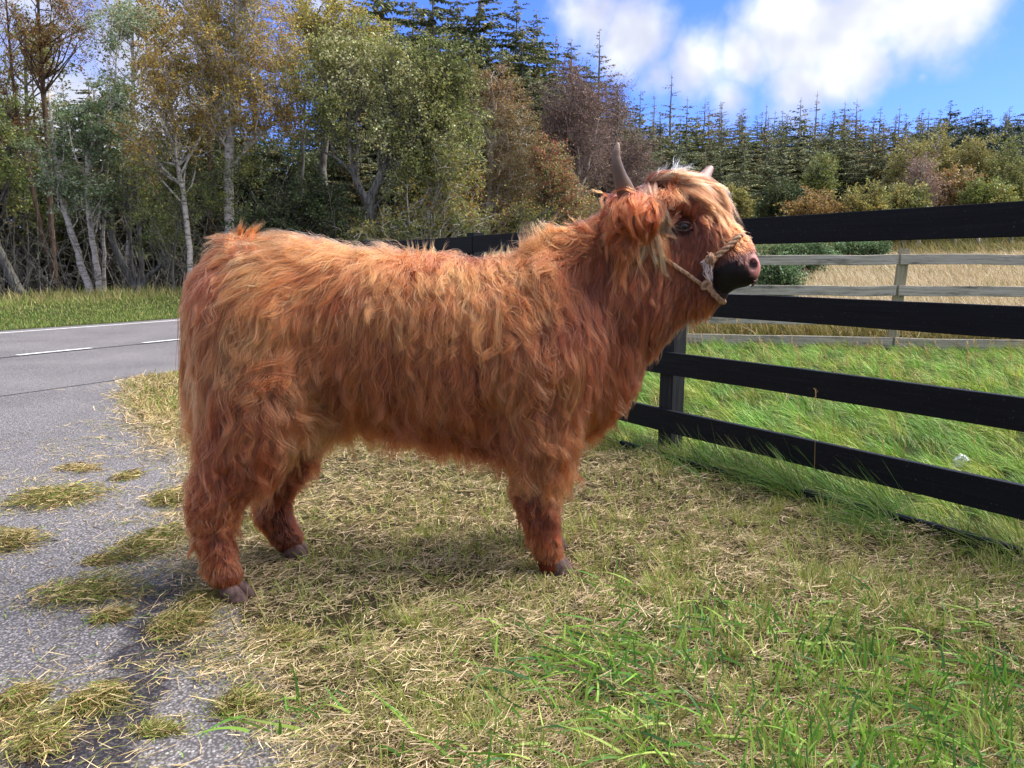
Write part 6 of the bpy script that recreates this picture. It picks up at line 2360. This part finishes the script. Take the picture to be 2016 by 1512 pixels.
for q, (px, py, rx, ry, lab, green) in enumerate(heaps):
    rg = np.random.default_rng(2000 + q)
    c = on_ground(px, py)
    ex = abs(on_ground(px + rx, py)[0] - c[0]); ey = abs(on_ground(px, py - ry)[1] - c[1])
    n = int((1000 + 40000 * ex * ey) * (1 if ry > 12 else .45))
    # a few lobes make the outline uneven
    lob = rg.normal(size=(5, 2)) * .38
    k = rg.integers(0, 5, n)
    u = rg.normal(size=(n, 2)) * .34 + lob[k]
    x = c[0] + u[:, 0] * ex; y = c[1] + u[:, 1] * ey
    h = np.exp(-((u - lob[k]) ** 2).sum(1) * 2.2) * min(.07, ey * .5)
    z = .010 + h * rg.random(n)
    az = fbm(x, y, 3, 2, q) * 3 + rg.normal(size=n) * 1.0 + .2; el = rg.normal(size=n) * .2 + .06
    D = np.stack([np.cos(az) * np.cos(el), np.sin(az) * np.cos(el), np.sin(el)], -1)
    L = rg.uniform(.012, .050, n); W = rg.uniform(.0011, .0026, n) * (.7 + .2 * c[1])
    big = rg.random(n) < .05
    L[big] *= 1.8; W[big] *= 1.7
    w = np.stack([np.full(n, 1.3 - green), np.full(n, .6), np.full(n, .4 + green), np.full(n, .3 + green), np.full(n, .35), np.full(n, green * .6)], -1)
    col = mixcol(w, [(178, 154, 104), (200, 178, 130), (126, 124, 64), (104, 110, 50), (86, 62, 38), (122, 148, 60)], rg)
    bend = rg.normal(size=(n, 3)) * .25; bend[:, 2] = -np.abs(bend[:, 2]) * .5
    Bp = np.c_[x - c[0], y - c[1], z]
    o = blades_obj("clippings_heap", Bp, D, L, W, bend, 2, col, M_HAY, rg, .5)
    o.location = (c[0], c[1], 0)
    tag(o, lab, "grass clippings", "heaps of grass clippings on the asphalt")

# loose single blades over the asphalt and the first strip of verge
rg = np.random.default_rng(2100)
def m_loose(x, y):
    e = edge_out(x, y)
    return smooth(-2.2, -.1, e) * (e < .1) * (.12 + .88 * (patch(x, y, 3.3, 71) > .6)) * (_RD(x, y) < -2.9)
P2 = scatter(int(4200 * GQ), -3.2, .6, 1.0, 6.5, m_loose, rg, 1.4)
x, y = P2.T; n = len(x)
az = rg.random(n) * 6.28
D = np.stack([np.cos(az), np.sin(az), rg.normal(size=n) * .08], -1)
col = mixcol(np.ones((n, 4)) * np.array([1, .8, .8, .3]), [(180, 156, 106), (206, 184, 138), (128, 132, 66), (110, 140, 58)], rg)
blades_obj("stray_clippings", np.c_[x, y, np.full(n, .012)], D, rg.uniform(.015, .06, n), rg.uniform(.0014, .003, n) * (.8 + .2 * y), rg.normal(size=(n, 3)) * np.array([.25, .25, .02]), 2, col, M_HAY, rg, .5,
           np.stack([-np.sin(az), np.cos(az), np.zeros(n)], -1), "stray single blades of cut grass strewn over the asphalt", "grass clippings")

# --- litter: a crumpled white wrapper behind the bottom rail
c = on_ground(1893, 932)
rg = np.random.default_rng(3)
nx, ny = 12, 9
X, Y = np.meshgrid(np.linspace(-.055, .055, nx), np.linspace(-.03, .03, ny), indexing='ij')
Z = .045 + .03 * np.cos(X * 40) * np.cos(Y * 30) + rg.normal(size=X.shape) * .007 - .03 * np.abs(X) / .055
V = np.stack([X + rg.normal(size=X.shape) * .004, Y + rg.normal(size=X.shape) * .004, Z], -1).reshape(-1, 3)
V2 = V + np.array([0, 0, -.004])
i = np.arange(nx - 1)[:, None] * ny; j = np.arange(ny - 1)[None]
F = np.stack([i + j, i + ny + j, i + ny + j + 1, i + j + 1], -1).reshape(-1, 4)
rim = [r * ny for r in range(nx)] + [(nx - 1) * ny + r for r in range(1, ny)] + [r * ny + ny - 1 for r in range(nx - 2, -1, -1)] + [r for r in range(ny - 2, 0, -1)]
rim = np.array(rim); rn = np.roll(rim, -1)
FR = np.stack([rim, rn, rn + nx * ny, rim + nx * ny], -1)
o = mesh_obj("paper_wrapper", np.vstack([V, V2]), np.vstack([F, F[:, ::-1] + nx * ny, FR]), simple_mat("white_paper", (.75, .78, .78, 1), .5))
o.location = (c[0], c[1] + .02, .045)
o.scale = (.85, .85, .85)
o.rotation_euler = (.5, -.2, .4)
tag(o, "crumpled white wrapper caught in the grass behind the lowest black rail", "litter")
